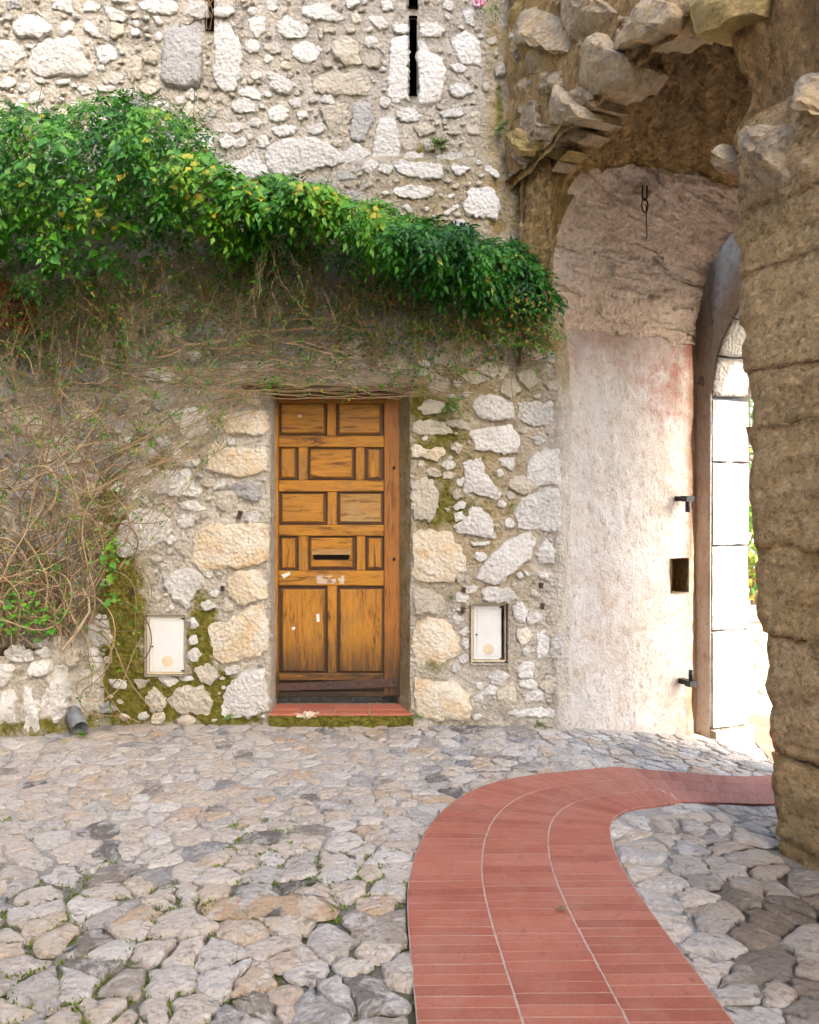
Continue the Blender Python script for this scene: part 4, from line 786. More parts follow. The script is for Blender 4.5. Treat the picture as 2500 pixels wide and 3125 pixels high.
# outer arch reveal: dressed jamb blocks and voussoirs, one piece each
def rough_block(corners_fn, seed, n=7, amp=.012, rnd=.10):
    """block given by a trilinear corner function of (a,b,c) in 0..1, rounded and roughened"""
    V = []; F = []; idx = {}
    rg_ = np.linspace(0, 1, n)
    def vid(i, j, k):
        key = (i, j, k)
        if key not in idx:
            a, b_, c = rg_[i], rg_[j], rg_[k]
            e = np.array([a, b_, c])*2-1; l = np.linalg.norm(e); m_ = np.abs(e).max()
            e2 = e*(1-rnd)+e/l*m_*rnd*1.15 if l > 0 else e
            e2 = np.clip(e2, -1.02, 1.02); a, b_, c = (e2+1)/2
            p = corners_fn(a, b_, c); nz = fbm(np.array([p[0]*13+seed]), np.array([p[2]*13+p[1]*9]), seed, 3)[0]
            cen_ = corners_fn(.5, .5, .5); dv = (p-cen_); dv = dv/(np.linalg.norm(dv)+1e-9)
            idx[key] = len(V); V.append(p+dv*nz*amp)
        return idx[key]
    for ax in range(3):
        for side in (0, n-1):
            for i in range(n-1):
                for j in range(n-1):
                    def key(a, b_):
                        t = [0, 0, 0]; t[ax] = side; t[(ax+1) % 3] = a; t[(ax+2) % 3] = b_; return vid(*t)
                    F.append((key(i, j), key(i+1, j), key(i+1, j+1), key(i, j+1)))
    return np.array(V), F
# dressed blocks of the near pier, laid in courses
cz = [-.45, .06, .40, .90, 1.27, 1.78, 2.02, 2.46, 2.70, 3.02]; rb = random.Random(77)
for k in range(len(cz)-1):
    s_ = None
    while s_ is None or s_ < 3.4:
        first = s_ is None; a0 = float(pier_left((cz[k]+cz[k+1])/2))+.012+rb.uniform(-.014, .014)+.02*(k < 3) if first else s_
        w_ = rb.uniform(.55, 1.0)*(1 if not first else rb.choice([.7, 1.1])); fv = rb.uniform(-.006, .006); sk = (float(pier_left(cz[k+1]))-float(pier_left(cz[k]))) if first else 0
        g_ = -.002
        fn = lambda a, b_, c, a0=a0, w_=w_, k=k, fv=fv, sk=sk: GP(a0+g_+(w_-2*g_)*a+sk*(c-.5)*(1-a), .0+fv+(.34 if a0 < 2.2 else .2)*b_, cz[k]+g_+(cz[k+1]-cz[k]-2*g_)*c)
        V, F = rough_block(fn, 500+k*17+int(a0*10), 19, .034, .05); h_ = V[:, 2]
        st_ = np.clip(.75*smooth01((.45-h_)/.6)+.5*np.exp(-(((a0-1.8)/.3)**2+((h_-2.74)/.14)**2))+.3*np.exp(-((h_-2.15)/.12)**2)*(a0 > 1.9), 0, 1); gd = np.full(len(V), rb.uniform(.0, .6))
        child('pier_block', mesh('pier_block', V, F, {'stain': st_, 'gold': gd}), MAT['gate_pier'], gate)
        s_ = a0+w_
lv = [-.75, -.20, .50, 1.11, 1.71, 2.16]
for k in range(5):
    wd = (.09, .06, .055, .06, .058)[k]
    fn = lambda a, b_, c, k=k, wd=wd: GP(-.06+(wd+.06)*a, 1.515+(.345+.03*(k == 0))*b_, lv[k]+.004+(lv[k+1]-lv[k]-.007)*c)
    V, F = rough_block(fn, 40+k, 9, .010, .07); child('jamb_block', mesh('jamb_block', V, F, {'tint': [(.5 if k == 0 else .08)]*len(V)}), MAT['jamb_base' if k == 0 else 'jamb'], gate)
na = 9
for k in range(na):
    t0 = math.pi*(1-k/na)-.006; t1 = math.pi*(1-(k+1)/na)+.006
    def fn(a, b_, c, t0=t0, t1=t1):
        t = t0+(t1-t0)*a; r = .985-.0+.22*c; return GP(CS+.81*r*math.cos(t), 1.505+.345*b_, 2.18+.80*r*math.sin(t))
    V, F = rough_block(fn, 60+k, 7, .010, .07); child('arch_block', mesh('arch_block', V, F, {'tint': [.15]*len(V)}), MAT['jamb'], gate)
# overhanging stones along the front, image outlines projected onto the gate front (s, h)
FRONT = [('v', [(-.044, 4.55), (.116, 4.51), (.469, 4.247), (.564, 4.109), (.545, 4.032), (.37, 4.133), (.182, 4.264), (.026, 4.428)], .14), ('v', [(.127, 4.151), (.267, 4.151), (.449, 4.07), (.469, 3.983), (.37, 3.987), (.225, 4.034)], .07),
 ('v', [(.638, 3.911), (.691, 3.979), (.943, 3.86), (1.006, 3.778), (1.141, 3.653), (1.052, 3.599), (.829, 3.653), (.656, 3.775)], .15), ('v', [(.99, 3.954), (1.112, 3.955), (1.349, 3.832), (1.49, 3.718), (1.453, 3.668), (1.282, 3.694), (1.052, 3.784)], .15),
 ('v', [(1.336, 3.912), (1.563, 3.781), (1.551, 3.719), (1.514, 3.713), (1.389, 3.774)], .10), ('v', [(.319, 3.842), (.526, 3.814), (.761, 3.58), (.778, 3.532), (.43, 3.648), (.329, 3.735)], .12),
 ('v', [(.149, 3.778), (.204, 3.836), (.309, 3.824), (.329, 3.69), (.638, 3.539), (.619, 3.514), (.267, 3.625), (.182, 3.648)], .10), ('v', [(.564, 3.818), (.638, 3.794), (.812, 3.65), (.829, 3.581), (.656, 3.637), (.583, 3.712)], .09),
 ('y', [(.071, 3.716), (.16, 3.715), (.469, 3.499), (.41, 3.478), (.16, 3.575)], .08), ('v', [(.026, 3.686), (.116, 3.603), (.35, 3.479), (.309, 3.449), (.16, 3.505), (.049, 3.63)], .06),
 ('y', [(1.638, 3.80), (1.91, 3.628), (1.91, 3.534), (1.9, 3.492), (1.656, 3.534), (1.627, 3.566)], .12), ('v', [(.003, 4.368), (.116, 4.274), (.138, 4.146), (.049, 4.19)], .06), ('v', [(.601, 4.293), (.862, 4.135), (.99, 3.993), (.975, 3.952), (.829, 3.949), (.709, 4.001), (.601, 4.143)], .11),
 ('v', [(.204, 4.033), (.39, 3.955), (.526, 3.901), (.545, 3.816), (.37, 3.864), (.246, 3.897)], .07), ('v', [(.05, 4.13), (.17, 4.05), (.18, 3.9), (.06, 3.93)], .06), ('v', [(.02, 3.9), (.14, 3.87), (.13, 3.76), (.04, 3.77)], .05), ('v', [(.6, 4.6), (.95, 4.4), (1.1, 4.2), (.9, 4.15), (.6, 4.33)], .1), ('v', [(.0, 4.9), (.4, 4.8), (.55, 4.5), (.2, 4.6), (.0, 4.7)], .1)]
PIER = [('v', [(1.978, 3.198), (2.075, 3.191), (2.22, 3.08), (2.23, 2.92), (2.092, 3.023)], .09), ('v', [(1.774, 3.064), (2.057, 2.97), (2.075, 2.933), (2.057, 2.787), (2.002, 2.746), (1.877, 2.789), (1.836, 2.885), (1.785, 3.019)], .12), ('v', [(1.563, 3.073), (1.621, 3.085), (1.677, 3.012), (1.742, 2.936), (1.753, 2.882), (1.632, 2.952)], .10)]
def boulder(poly, proud, back, v0, seed):
    c, rel = rough_outline(np.array(poly), 34 if np.ptp(np.array(poly), axis=0).max() > .25 else 18, .07, seed); n = len(rel); V = []; F = []
    rings = [(.92, back), (1.0, back*.6), (1.02, back*.25), (1.02, -proud*.2), (1.01, -proud*.8), (.95, -proud), (.78, -proud*1.06), (.55, -proud*1.08), (.3, -proud*1.08)]
    rp = np.random.RandomState(seed); PLN = rp.normal(0, 1.1, (6, 2)); PLC = rp.uniform(-.05, .4, 6); ext = np.abs(rel).max()
    tl = np.array([math.sin(seed*1.9)*.35, .25*math.cos(seed*2.7)])
    for ri, (sc, vv) in enumerate(rings):
        P = rel*sc; nz = fbm(P[:, 0]*14+seed, P[:, 1]*14+ri*1.7, seed, 3); fc = np.minimum(0, (PLC[:, None]+(PLN@P.T)/ext)).min(0) if ri >= 3 else 0; fz = nz*.02+(P@tl if ri >= 3 else 0)-fc*.07
        for p, z_, q in zip(P, fz, nz): V.append(GP(c[0]+p[0]*(1+.05*q), v0+vv+z_, c[1]+p[1]*(1+.05*q)))
    for r in range(len(rings)-1):
        for i in range(n): j = (i+1) % n; F.append((r*n+i, r*n+j, (r+1)*n+j, (r+1)*n+i))
    b_ = (len(rings)-1)*n; V.append(GP(c[0], v0-proud*1.08-min(0, PLC.min())*.07, c[1])); F += [(b_+i, b_+(i+1) % n, len(V)-1) for i in range(n)]
    return np.array(V), F, c
for lst, v0 in ((FRONT, -.10), (PIER, -.03)):
    for k, (cl, poly, pr) in enumerate(lst):
        poly = np.array(poly); poly = poly.mean(0)+(poly-poly.mean(0))*(1.22 if lst is FRONT else 1.08); V, F, c = boulder(poly, pr*.6, .22, v0, 7+k*3); pc = GP(c[0], v0, c[1])
        o = child('corbel_stone', mesh('corbel_stone', V-pc, F, {'tint': [R.uniform(.2, 1)]*len(V)}), MAT['stone_'+cl], gate, True, pc); o.data.set_sharp_from_angle(angle=math.radians(32))

# smaller rubble packed between the overhanging stones
done = [(np.mean(p, axis=0), np.ptp(np.array(p), axis=0).max()*.42) for _, p, _ in FRONT]+[(np.mean(p, axis=0), np.ptp(np.array(p), axis=0).max()*.42) for _, p, _ in PIER]
rq = random.Random(8); cnt = 0
for _ in range(6000):
    if cnt >= 190: break
    s_ = rq.uniform(0, 1.55); lo = float(overhang_h(np.array(s_))) if s_ < 1.75 else 3.05; h_ = lo+.02+rq.random()**1.4*1.2; r_ = rq.choice([rq.uniform(.03, .06), rq.uniform(.06, .15)])
    if s_ > 1.75 and rq.random() < .5: continue
    if any(np.hypot(s_-c[0], h_-c[1]) < (r_+q)*.66 for c, q in done) or h_-r_*.8 < lo: continue
    done.append((np.array([s_, h_]), r_)); cnt += 1; k = rq.choice([5, 6, 7]); an = rq.uniform(-.8, .1)
    pl = []
    for t in range(k):
        a = 2*math.pi*(t+rq.uniform(-.25, .25))/k; x_, y_ = r_*1.3*math.cos(a)*rq.uniform(.8, 1.1), r_*.8*math.sin(a)*rq.uniform(.8, 1.1); pl.append((s_+x_*math.cos(an)-y_*math.sin(an), h_+x_*math.sin(an)+y_*math.cos(an)))
    v0 = -.10 if s_ < 1.75 else -.05; V, F, c = boulder(pl, r_*.35, .14, v0, 200+cnt); pc = GP(c[0], v0, c[1])
    o = child('rubble_stone', mesh('rubble_stone', V-pc, F, {'tint': [rq.random()]*len(V)}), MAT['stone_'+rq.choice('vvvpy')], gate, True, pc); o.data.set_sharp_from_angle(angle=math.radians(32))

# ------------------------------------------------------------------ low planter wall at the foot of the vine
plant = empty('low_stone_wall', (-2.7, 4.86, 0), 'knee-high planter wall of jagged white rocks under the vine stems', 'wall')
pxs = np.concatenate([np.arange(-4.6, -1.94, .03)]); pt = np.linspace(0, 1, 30); AA, BB = np.meshgrid(pxs, pt, indexing='ij')
def plant_y(x): return 4.87+.23*smooth01((x+2.28)/.32)
def plant_h(x): return .50+.05*fbm(x*4, x*0, 2, 2)+.10*smooth01((x+2.35)/.12)*smooth01((-1.98-x)/.05)
hh = plant_h(AA); yy = plant_y(AA)
P = np.stack([AA, np.where(BB < .75, yy+.04*BB, yy+.03+(BB-.75)/.25*(WY+.02-yy-.03)), np.where(BB < .75, -.05+(hh+.05)*BB/.75, hh-.06*(BB-.75)/.25)], -1)
P = displace(P, .02*fbm(AA*9, BB*9, 3, 4)); zz = np.zeros_like(AA)
child('mortar_face', grid_mesh('mortar_face', P, {'moss': zz+.22+.3*(BB < .2), 'ochre': zz+.15, 'white': zz+.85, 'dark': zz+.35}), MAT['mortar'], plant)
b = MB(); b.box(-4.6, -2.30, 4.95, 5.12, .38, .50); child('soil', b.mesh('soil'), MAT['soil'], plant, False)
LOWR = '''w -60,900 60,880 150,910 190,980 160,1120 190,1260 130,1290 -60,1230;w 235,880 280,840 330,870 340,960 390,1000 430,1280 370,1360 290,1370 255,1200 250,1000;w 400,870 480,760 540,640 640,700 665,900 660,1080 630,1180 560,1250 430,1240 410,1050;w 30,480 100,420 190,420 240,470 320,490 330,600 200,600 60,570;w 335,490 440,440 520,480 525,545 420,545;
w 290,680 360,580 520,560 530,690 450,740 320,750;p 545,490 600,400 700,380 720,480 755,620 720,690 620,680 560,560;w 740,350 800,200 880,140 950,160 1005,250 1025,400 1000,500 860,500 770,460;w -60,610 70,610 170,620 120,740 20,850 -60,850;g 330,380 370,345 410,390 420,440 320,450;g 440,390 485,365 520,430 460,435;w 720,800 770,730 815,780 780,840 720,860;
w 760,890 850,830 910,820 900,900 800,910;w 780,620 900,610 920,720 850,820 800,740;w 665,1060 720,1050 760,1180 740,1220 650,1200;w 720,980 745,950 780,1090 770,1140 740,1100;w 750,505 880,520 870,600 770,600;p 930,620 1020,620 1030,690 950,690;w -500,500 -300,450 -100,520 -120,800 -400,850;w -520,900 -300,880 -120,920 -140,1240 -480,1250;w -900,500 -600,480 -560,900 -880,900'''
k_ = 1/3.45; SP = 4.87/2430
for k, item in enumerate(LOWR.replace('\n', '').split(';')):
    w = item.split(); p = np.array([[float(a) for a in q.split(',')] for q in w[1:]])*k_+[0, 1850]
    m = np.stack([(p[:, 0]-1250)*SP, 1.5-(p[:, 1]-1500)*SP], 1)
    cen, rel = rough_outline(m, int(np.clip(np.ptp(m, axis=0).max()*150, 14, 40)), .10, 300+k)
    V, F = stone_geo(rel, float(np.clip(np.ptp(m, axis=0).min()*.30, .02, .08)), 300+k, rough=.34)
    W = to_frame(V, (1, 0, 0), (0, 0, 1), (0, -1, 0)); px_ = cen[0]
    child('rock', mesh('rock', W, F, {'tint': [R.random()*.5]*len(W)}), MAT['stone_'+w[0]], plant, True, (cen[0], float(plant_y(px_))+.02, cen[1])).data.set_sharp_from_angle(angle=math.radians(30))

# ------------------------------------------------------------------ door
SD = DY/2430
def DXm(x): return (750+x/1.875-1250)*SD
def DZm(y): return 1.5-(1100+y/1.875-1500)*SD
door = empty('wooden_door', (float(DXm(500)), DY, .1), 'weathered orange-brown oak door with twelve raised panels and a letter slot', 'door')
def board(name, x0, x1, y0, y1, proud, mat, bev=.004, depth=.03, parent=door, rotf=True, tint=None):
    X0, X1, Z0, Z1 = DXm(x0), DXm(x1), DZm(y1), DZm(y0); mb = MB(); nz = max(2, int((Z1-Z0)/.05)); yf = DY-proud
    # front face strips so that the wear at the foot of the door can follow the grain
    b = bev; zl = np.linspace(Z0+b, Z1-b, nz); V = []; F = []
    for z in zl: V += [(X0+b, yf, z), (X1-b, yf, z)]
    for i in range(nz-1): F.append((2*i, 2*i+1, 2*i+3, 2*i+2))
    q = len(V); V += [(X0, yf+b, Z0), (X1, yf+b, Z0), (X1, yf+b, Z1), (X0, yf+b, Z1), (X0, yf+depth, Z0), (X1, yf+depth, Z0), (X1, yf+depth, Z1), (X0, yf+depth, Z1)]
    L = [2*i for i in range(nz)]; Rr = [2*i+1 for i in range(nz)]
    F += [(q, q+1, 1, 0), (q+1, q+2, *Rr[::-1]), (q+2, q+3, L[-1], Rr[-1]), (q+3, q, *L)]
    F += [(q+i, q+(i+1) % 4, q+4+(i+1) % 4, q+4+i) for i in range(4)]
    V = np.array(V); rot = np.clip((.60-V[:, 2])/.30, 0, 1)**1.1*.95
    t = R.random() if tint is None else tint
    return child(name, mesh(name, V, F, {'tint': [t]*len(V), 'rot': rot}), mat, parent, False)
board('backing_board', 140, 885, 190, 1925, -.012, MAT['wood_dark'], .001, .02)
board('frame_post', 138, 190, 225, 1925, .022, MAT['wood_v']); board('frame_post', 792, 886, 205, 1915, .012, MAT['wood_red'])
board('frame_head', 138, 880, 182, 236, .016, MAT['wood_red'])
for y0, y1 in ((432, 497), (686, 750), (942, 1003), (1203, 1287), (1788, 1828)): board('rail', 190.5, 791, y0, y1, .018, MAT['wood_h'])
board('bottom_board', 190.5, 800, 1890, 1922, .012, MAT['wood_dark'])
board('top_rail', 190.5, 791, 236.5, 246, .010, MAT['wood_h'])
for x0, x1, y0, y1 in ((466, 516, 246, 432), (303, 356, 497, 686), (630, 679, 497, 686), (469, 521, 750, 942), (303, 358, 1003, 1203), (636, 684, 1003, 1203), (469, 522, 1287, 1788)): board('muntin', x0, x1, y0, y1, .014, MAT['wood_v'])
PAN = [(205, 448, 250, 415, 'h'), (535, 768, 250, 418, 'h'), (205, 280, 505, 670, 'v'), (370, 608, 510, 670, 'h'), (700, 768, 510, 672, 'v'), (208, 445, 765, 925, 'h'), (540, 775, 765, 925, 'grey'), (208, 283, 1018, 1185, 'v'), (372, 610, 1015, 1180, 'h'), (702, 775, 1018, 1185, 'v'), (210, 450, 1310, 1780, 'v'), (540, 780, 1310, 1780, 'v')]
for x0, x1, y0, y1, g_ in PAN:
    p = board('panel', x0, x1, y0, y1, .010, MAT['wood_'+g_], .007, .025)
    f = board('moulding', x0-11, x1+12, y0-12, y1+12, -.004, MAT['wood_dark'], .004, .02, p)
p8 = [o for o in door.children if o.name.startswith('panel')][8]
# letter slot: dark mouth with a lifted wooden flap
x0, x1 = DXm(387), DXm(597); z0, z1 = DZm(1140), DZm(1098); yf = DY-.0112
mb = MB(); n = 10; mb.add([(x0, yf, z1), (x0+.003, yf, z0+.008), (x0+.014, yf, z0), (x1-.014, yf, z0), (x1-.003, yf, z0+.008), (x1, yf, z1)], [(0, 1, 2, 3, 4, 5)])
ls = child('letter_slot', mb.mesh('letter_slot'), MAT['void_shade'], door, False)
mb = MB(); Xa, Xb = DXm(383), DXm(603); zt, zb = DZm(1078), DZm(1108)
mb.add([(Xa+.02, yf-.001, zt+.006), (Xb-.02, yf-.001, zt+.006), (Xb, yf-.035, zt-.004), (Xa, yf-.035, zt-.004), (Xb, yf-.037, zb), (Xa, yf-.037, zb), (Xb-.01, yf-.004, zb+.006), (Xa+.01, yf-.004, zb+.006)],
       [(0, 1, 2, 3), (3, 2, 4, 5), (5, 4, 6, 7), (0, 3, 5, 7), (1, 6, 4, 2)])
child('flap', mesh('flap', mb.V, mb.F, {'tint': [.3]*8, 'rot': [0]*8}), MAT['wood_grey'], ls, False)
# iron strip with bolts, studs, knots and paper scraps
V, F = [], []
mb = MB(); mb.add([(DXm(138), DY-.028, DZm(1887)), (DXm(862), DY-.028, DZm(1862)), (DXm(862), DY-.028, DZm(1815)), (DXm(138), DY-.028, DZm(1845)), (DXm(138), DY-.022, DZm(1887)), (DXm(862), DY-.022, DZm(1862)), (DXm(862), DY-.022, DZm(1815)), (DXm(138), DY-.022, DZm(1845))], [(0, 1, 2, 3), (0, 4, 5, 1), (1, 5, 6, 2), (2, 6, 7, 3), (3, 7, 4, 0)])
st = child('iron_strip', mb.mesh('iron_strip'), MAT['iron'], door, False)
for x, y in ((278, 1860), (475, 1849), (650, 1845), (845, 1835)): mb = MB(); mb.disc((DXm(x), DZm(y)), .007, DY-.033, DY-.027, 10); child('bolt', mb.mesh('bolt'), MAT['black_iron'], st)
for x, y in ((850, 613), (850, 1135)): mb = MB(); mb.disc((DXm(x), DZm(y)), .010, DY-.026, DY-.010, 12); mb.disc((DXm(x), DZm(y)), .005, DY-.030, DY-.026, 10); child('iron_stud', mb.mesh('iron_stud'), MAT['black_iron'], door)
for pts_ in ([(205, 1225), (255, 1208), (258, 1222), (222, 1245)], [(303, 312), (320, 314), (321, 325), (304, 326)], [(405, 1450), (422, 1448), (425, 1492), (408, 1495)], [(265, 1525), (285, 1522), (284, 1538), (268, 1540)]):
    pr = .0188 if pts_[0][1] < 1230 and pts_[0][1] > 1203 else .0108
    child('paper_scrap', mesh('paper_scrap', [(DXm(x), DY-pr, DZm(y)) for x, y in pts_], [(0, 1, 2, 3)]), MAT['scuff'], door, False)
# scraped sticker residue: short pale streaks on the middle rail
mb = MB(); rr = random.Random(4)
for r_ in range(7):
    y = 1231+r_*6.6
    for x0_, x1_ in (((400, 520) if r_ > 2 else (400, 450)), ((525, 578) if r_ > 1 else (540, 570)), ((455, 505) if r_ in (0, 3, 5) else (470, 490))):
        xa = x0_+rr.uniform(0, 12); xb = x1_-rr.uniform(0, 16); mb.add([(DXm(xa), DY-.0187, DZm(y)), (DXm(xb), DY-.0187, DZm(y-1)), (DXm(xb-2), DY-.0187, DZm(y+2.6)), (DXm(xa+3), DY-.0187, DZm(y+3))], [(0, 1, 2, 3)])
child('sticker_residue', mb.mesh('sticker_residue'), MAT['scuff'], door, False)

lint = empty('wooden_lintel', (float(WX(1010)), WY, float(WZ(1190))), 'rough dark timber lintel above the wooden door', 'lintel')
AA, BB = np.meshgrid(np.linspace(WX(745), WX(1275), 60), np.linspace(0, 2*math.pi, 19), indexing='ij')
rr_ = 1+.16*fbm(AA*9, np.cos(BB)*1.5, 2, 3); P = np.stack([AA, WY+.03-.085*np.sin(BB)*rr_, WZ(1186)+.012*np.sin(AA*4)+.030*np.cos(BB)*rr_*np.where(np.cos(BB) > 0, 1, 1)], -1)
child('beam', grid_mesh('beam', P, {'tint': np.zeros_like(AA)+.6, 'rot': np.zeros_like(AA)+.25}), MAT['beam'], lint)
child('beam_split_shade', MB().box(WX(900), WX(1190), WY-.058, WY-.02, WZ(1199), WZ(1195)).mesh('beam_split_shade'), MAT['void_shade'], lint, False)

# ------------------------------------------------------------------ doorstep
step = empty('doorstep', (float(WX(1040)), 5.12, 0), 'low mossy doorstep topped with red terracotta tiles', 'step')
ST = .092; SY0 = 5.045; xl, xr = WX(824), WX(1262)
AA, BB = np.meshgrid(np.linspace(xl, xr, 40), np.linspace(0, 1, 10), indexing='ij')
P = np.stack([AA, SY0+.004+0*BB+.02*(1-BB), -.03+(ST-.012+.03)*BB], -1); P = displace(P, .010*fbm(AA*18, BB*3, 2, 3)); zz = np.zeros_like(AA)
child('riser', grid_mesh('riser', P, {'moss': zz+.75, 'ochre': zz+.5, 'white': zz, 'dark': zz+.4}), MAT['mortar'], step)
child('bed', MB().box(xl, xr, SY0+.02, DY+.05, -.03, ST-.004).mesh('bed'), MAT['joint'], step, False)
cuts = [824, 912, 1020, 1128, 1262]
for r_, (ya, yb) in enumerate(((SY0, SY0+.098), (SY0+.103, DY+.012))):
    for i in range(4):
        x0, x1 = WX(cuts[i])+.004+(.0 if r_ == 0 else -.006*(i > 0)), WX(cuts[i+1])-.004; x1 = min(x1, xr-.01)-(.0 if i < 3 or r_ == 0 else .035)
        mb = MB(); z1 = ST+R.uniform(-.002, .001); c_ = .004
        V = [(x0, ya, ST-.013), (x1, ya, ST-.013), (x1, yb, ST-.013), (x0, yb, ST-.013), (x0, ya, z1-c_), (x1, ya, z1-c_), (x1, yb, z1-c_), (x0, yb, z1-c_), (x0+c_, ya+c_, z1), (x1-c_, ya+c_, z1), (x1-c_, yb-c_, z1), (x0+c_, yb-c_, z1)]
        child('tile', mesh('tile', V, [(8, 9, 10, 11)]+[(a+j, a+(j+1) % 4, a+4+(j+1) % 4, a+4+j) for a in (0, 4) for j in range(4)], {'tint': [R.random()]*12}), MAT['tile'], step, False)
cen, rel = rough_outline(np.array([(-.075, -.012), (.0, -.02), (.085, -.008), (.08, .012), (-.02, .018), (-.07, .01)]), 20, .2, 9)
V, F = stone_geo(rel, .014, 9, rough=.3); W = to_frame(V, (1, 0, 0), (0, 0, 1), (0, -1, 0))
child('broken_edge', mesh('broken_edge', W, F, {'tint': [.3]*len(W)}), MAT['stone_o'], step, True, (float(WX(945)), SY0+.004, ST-.014))

# ------------------------------------------------------------------ small fittings
def meter_box(h, label, keyplate, open_side):
    x0, x1, z0, z1 = WX(h[0]), WX(h[1]), WZ(h[3]), WZ(h[2]); yf = WY+.004 if open_side == 0 else WY+.03
    o = empty('meter_box', (float((x0+x1)/2), WY, float(z0)), label, 'meter box', 'utility meter boxes set in the rubble wall')
    fr = MB(); w_ = .010
    for a, b_, c, d_ in ((x0+.003, x0+.003+w_, z0+.003, z1-.003), (x1-.003-w_, x1-.003, z0+.003, z1-.003), (x0+.003+w_, x1-.003-w_, z1-.003-w_, z1-.003), (x0+.003+w_, x1-.003-w_, z0+.003, z0+.003+w_)): fr.box(a, b_, yf-.004, yf+.09, c, d_)
    child('frame', fr.mesh('frame'), MAT['cream'], o, False)
    a, b_, c, d_ = x0+.016, x1-.016-(.018 if open_side else 0), z0+.016, z1-.016
    dr = MB(); dr.box(a, b_, yf, yf+.02, c, d_, .003); dp = child('box_door', dr.mesh('box_door'), MAT['box'], o, False)
    pn = MB(); pn.box(a+.022, b_-.014, yf-.0035, yf+.004, c+.022, d_-.022, .003); child('raised_panel', pn.mesh('raised_panel'), MAT['box'], dp, False)
    xc = a+(b_-a)*.54; zc = c+(d_-c)*.20
    e = MB(); e.disc((xc, zc), .035, yf-.008, yf-.003, 28); em = child('round_emblem', e.mesh('round_emblem'), MAT['cream'], dp, False)
    e = MB(); P_ = [(xc+.019*math.cos(t), yf-.009, zc+.019*math.sin(t)) for t in np.linspace(math.radians(130), math.radians(410), 20)]; e.tube(P_, .0013, 5)
    e.tube([(xc-.014, yf-.009, zc-.024), (xc+.014, yf-.009, zc-.024)], .0013, 5); child('emblem_ring', e.mesh('emblem_ring'), MAT['cream'], dp)
    kx = a+.022; kz = c+(d_-c)*.47
    if keyplate:
        e = MB(); e.box(kx-.013, kx+.015, yf-.0062, yf, kz-.014, kz+.014, .001); child('lock_plate', e.mesh('lock_plate'), MAT['box'], dp, False)
        e = MB(); e.box(kx-.012, kx+.013, yf-.0058, yf, kz+.022, kz+.060, .001); child('label_plate', e.mesh('label_plate'), MAT['box'], dp, False)
    e = MB(); e.disc((kx, kz), .0062, yf-.011, yf-.003, 14); child('keyhole', e.mesh('keyhole'), MAT['black_iron'], dp, False)
    for zz_ in (c+.004, d_-.014):
        e = MB(); e.box(b_-.012, b_+.010, yf-.007, yf+.004, zz_, zz_+.010, .001); child('hinge', e.mesh('hinge'), MAT['iron'], o, False)
meter_box(HOLES['box1'], 'white meter box with square lock plate amid green moss left of the door', True, 0)
meter_box(HOLES['box2'], 'white meter box sunk in grey mortar right of the door with exposed hinge side', False, 1)

PEGS = [(735, 1570, 18, 'leaning rusty iron peg in the pale stone left of the wooden door', .045), (408, 1808, 0, 'small rusty iron peg above the mossy meter box, farther from the door', .03), (682, 1795, 0, 'small rusty iron peg in ochre stone between mossy meter box and door', .03), (1416, 1799, 0, 'upper rusty iron peg between the door and the sunken meter box', .03), (1413, 1860, 0, 'lower rusty iron peg at the top corner of the sunken meter box', .03), (1650, 1785, 0, 'upper rusty iron peg in white plaster right of the sunken meter box', .03), (1653, 1848, 0, 'lower rusty iron peg in white plaster right of the sunken meter box', .03)]
for px, py, tl, lab, ln in PEGS:
    x, z = float(WX(px)), float(WZ(py)); y = float(wall_y(x, z)); mb = MB(); w_ = .0095; hgt = .016 if tl == 0 else .024
    mb.box(-w_, w_, -ln, .05, -hgt, hgt, .003); mb.box(-w_*1.25, w_*1.25, -ln-.004, -ln+.006, hgt*.5, hgt*1.1, .002)
    o = link('iron_peg', mb.mesh('iron_peg'), MAT['iron'], None, (x, y-.012, z), False); o.rotation_euler = (0, math.radians(tl), 0); tag(o, lab, 'iron peg', 'rusty iron pegs in the rubble wall')

def pintle(v, h, up, label):
    base = GP(0, v, h); o = empty('hinge_pintle', tuple(base), label, 'hinge pin', 'wrought hinge pins on the passage wall')
    du = Vector((GU[0], GU[1], 0)); dn = Vector((GN[0], GN[1], 0)); bs = Vector(base)
    def bx(c, a, n_, z):
        c = Vector(c); V = []
        for i in (-1, 1):
            for j in (-1, 1):
                for k in (-1, 1): V.append(c+du*i*a+dn*j*n_+Vector((0, 0, k*z)))
        return V, [(0, 1, 3, 2), (4, 6, 7, 5), (0, 4, 5, 1), (2, 3, 7, 6), (0, 2, 6, 4), (1, 5, 7, 3)]
    mb = MB(); mb.add(*bx(bs+du*.05, .075, .022, .017)); child('bracket', mb.mesh('bracket'), MAT['black_iron'], o, False)
    mb = MB(); c = bs+du*.105; mb.add(*bx(c, .026, .034, .020)); child('eye', mb.mesh('eye'), MAT['black_iron'], o, False)
    sg = 1 if up else -1; mb = MB(); mb.tube([c+Vector((0, 0, 0)), c+Vector((0, 0, .045*sg)), c+Vector((0, 0, .092*sg))], .017, 10); child('pin', mb.mesh('pin'), MAT['black_iron'], o)
pintle(1.24, 1.45, False, 'black iron hinge pin pointing down from the white passage wall')
pintle(1.27, .17, True, 'black iron hinge pin pointing up near the foot of the passage wall')

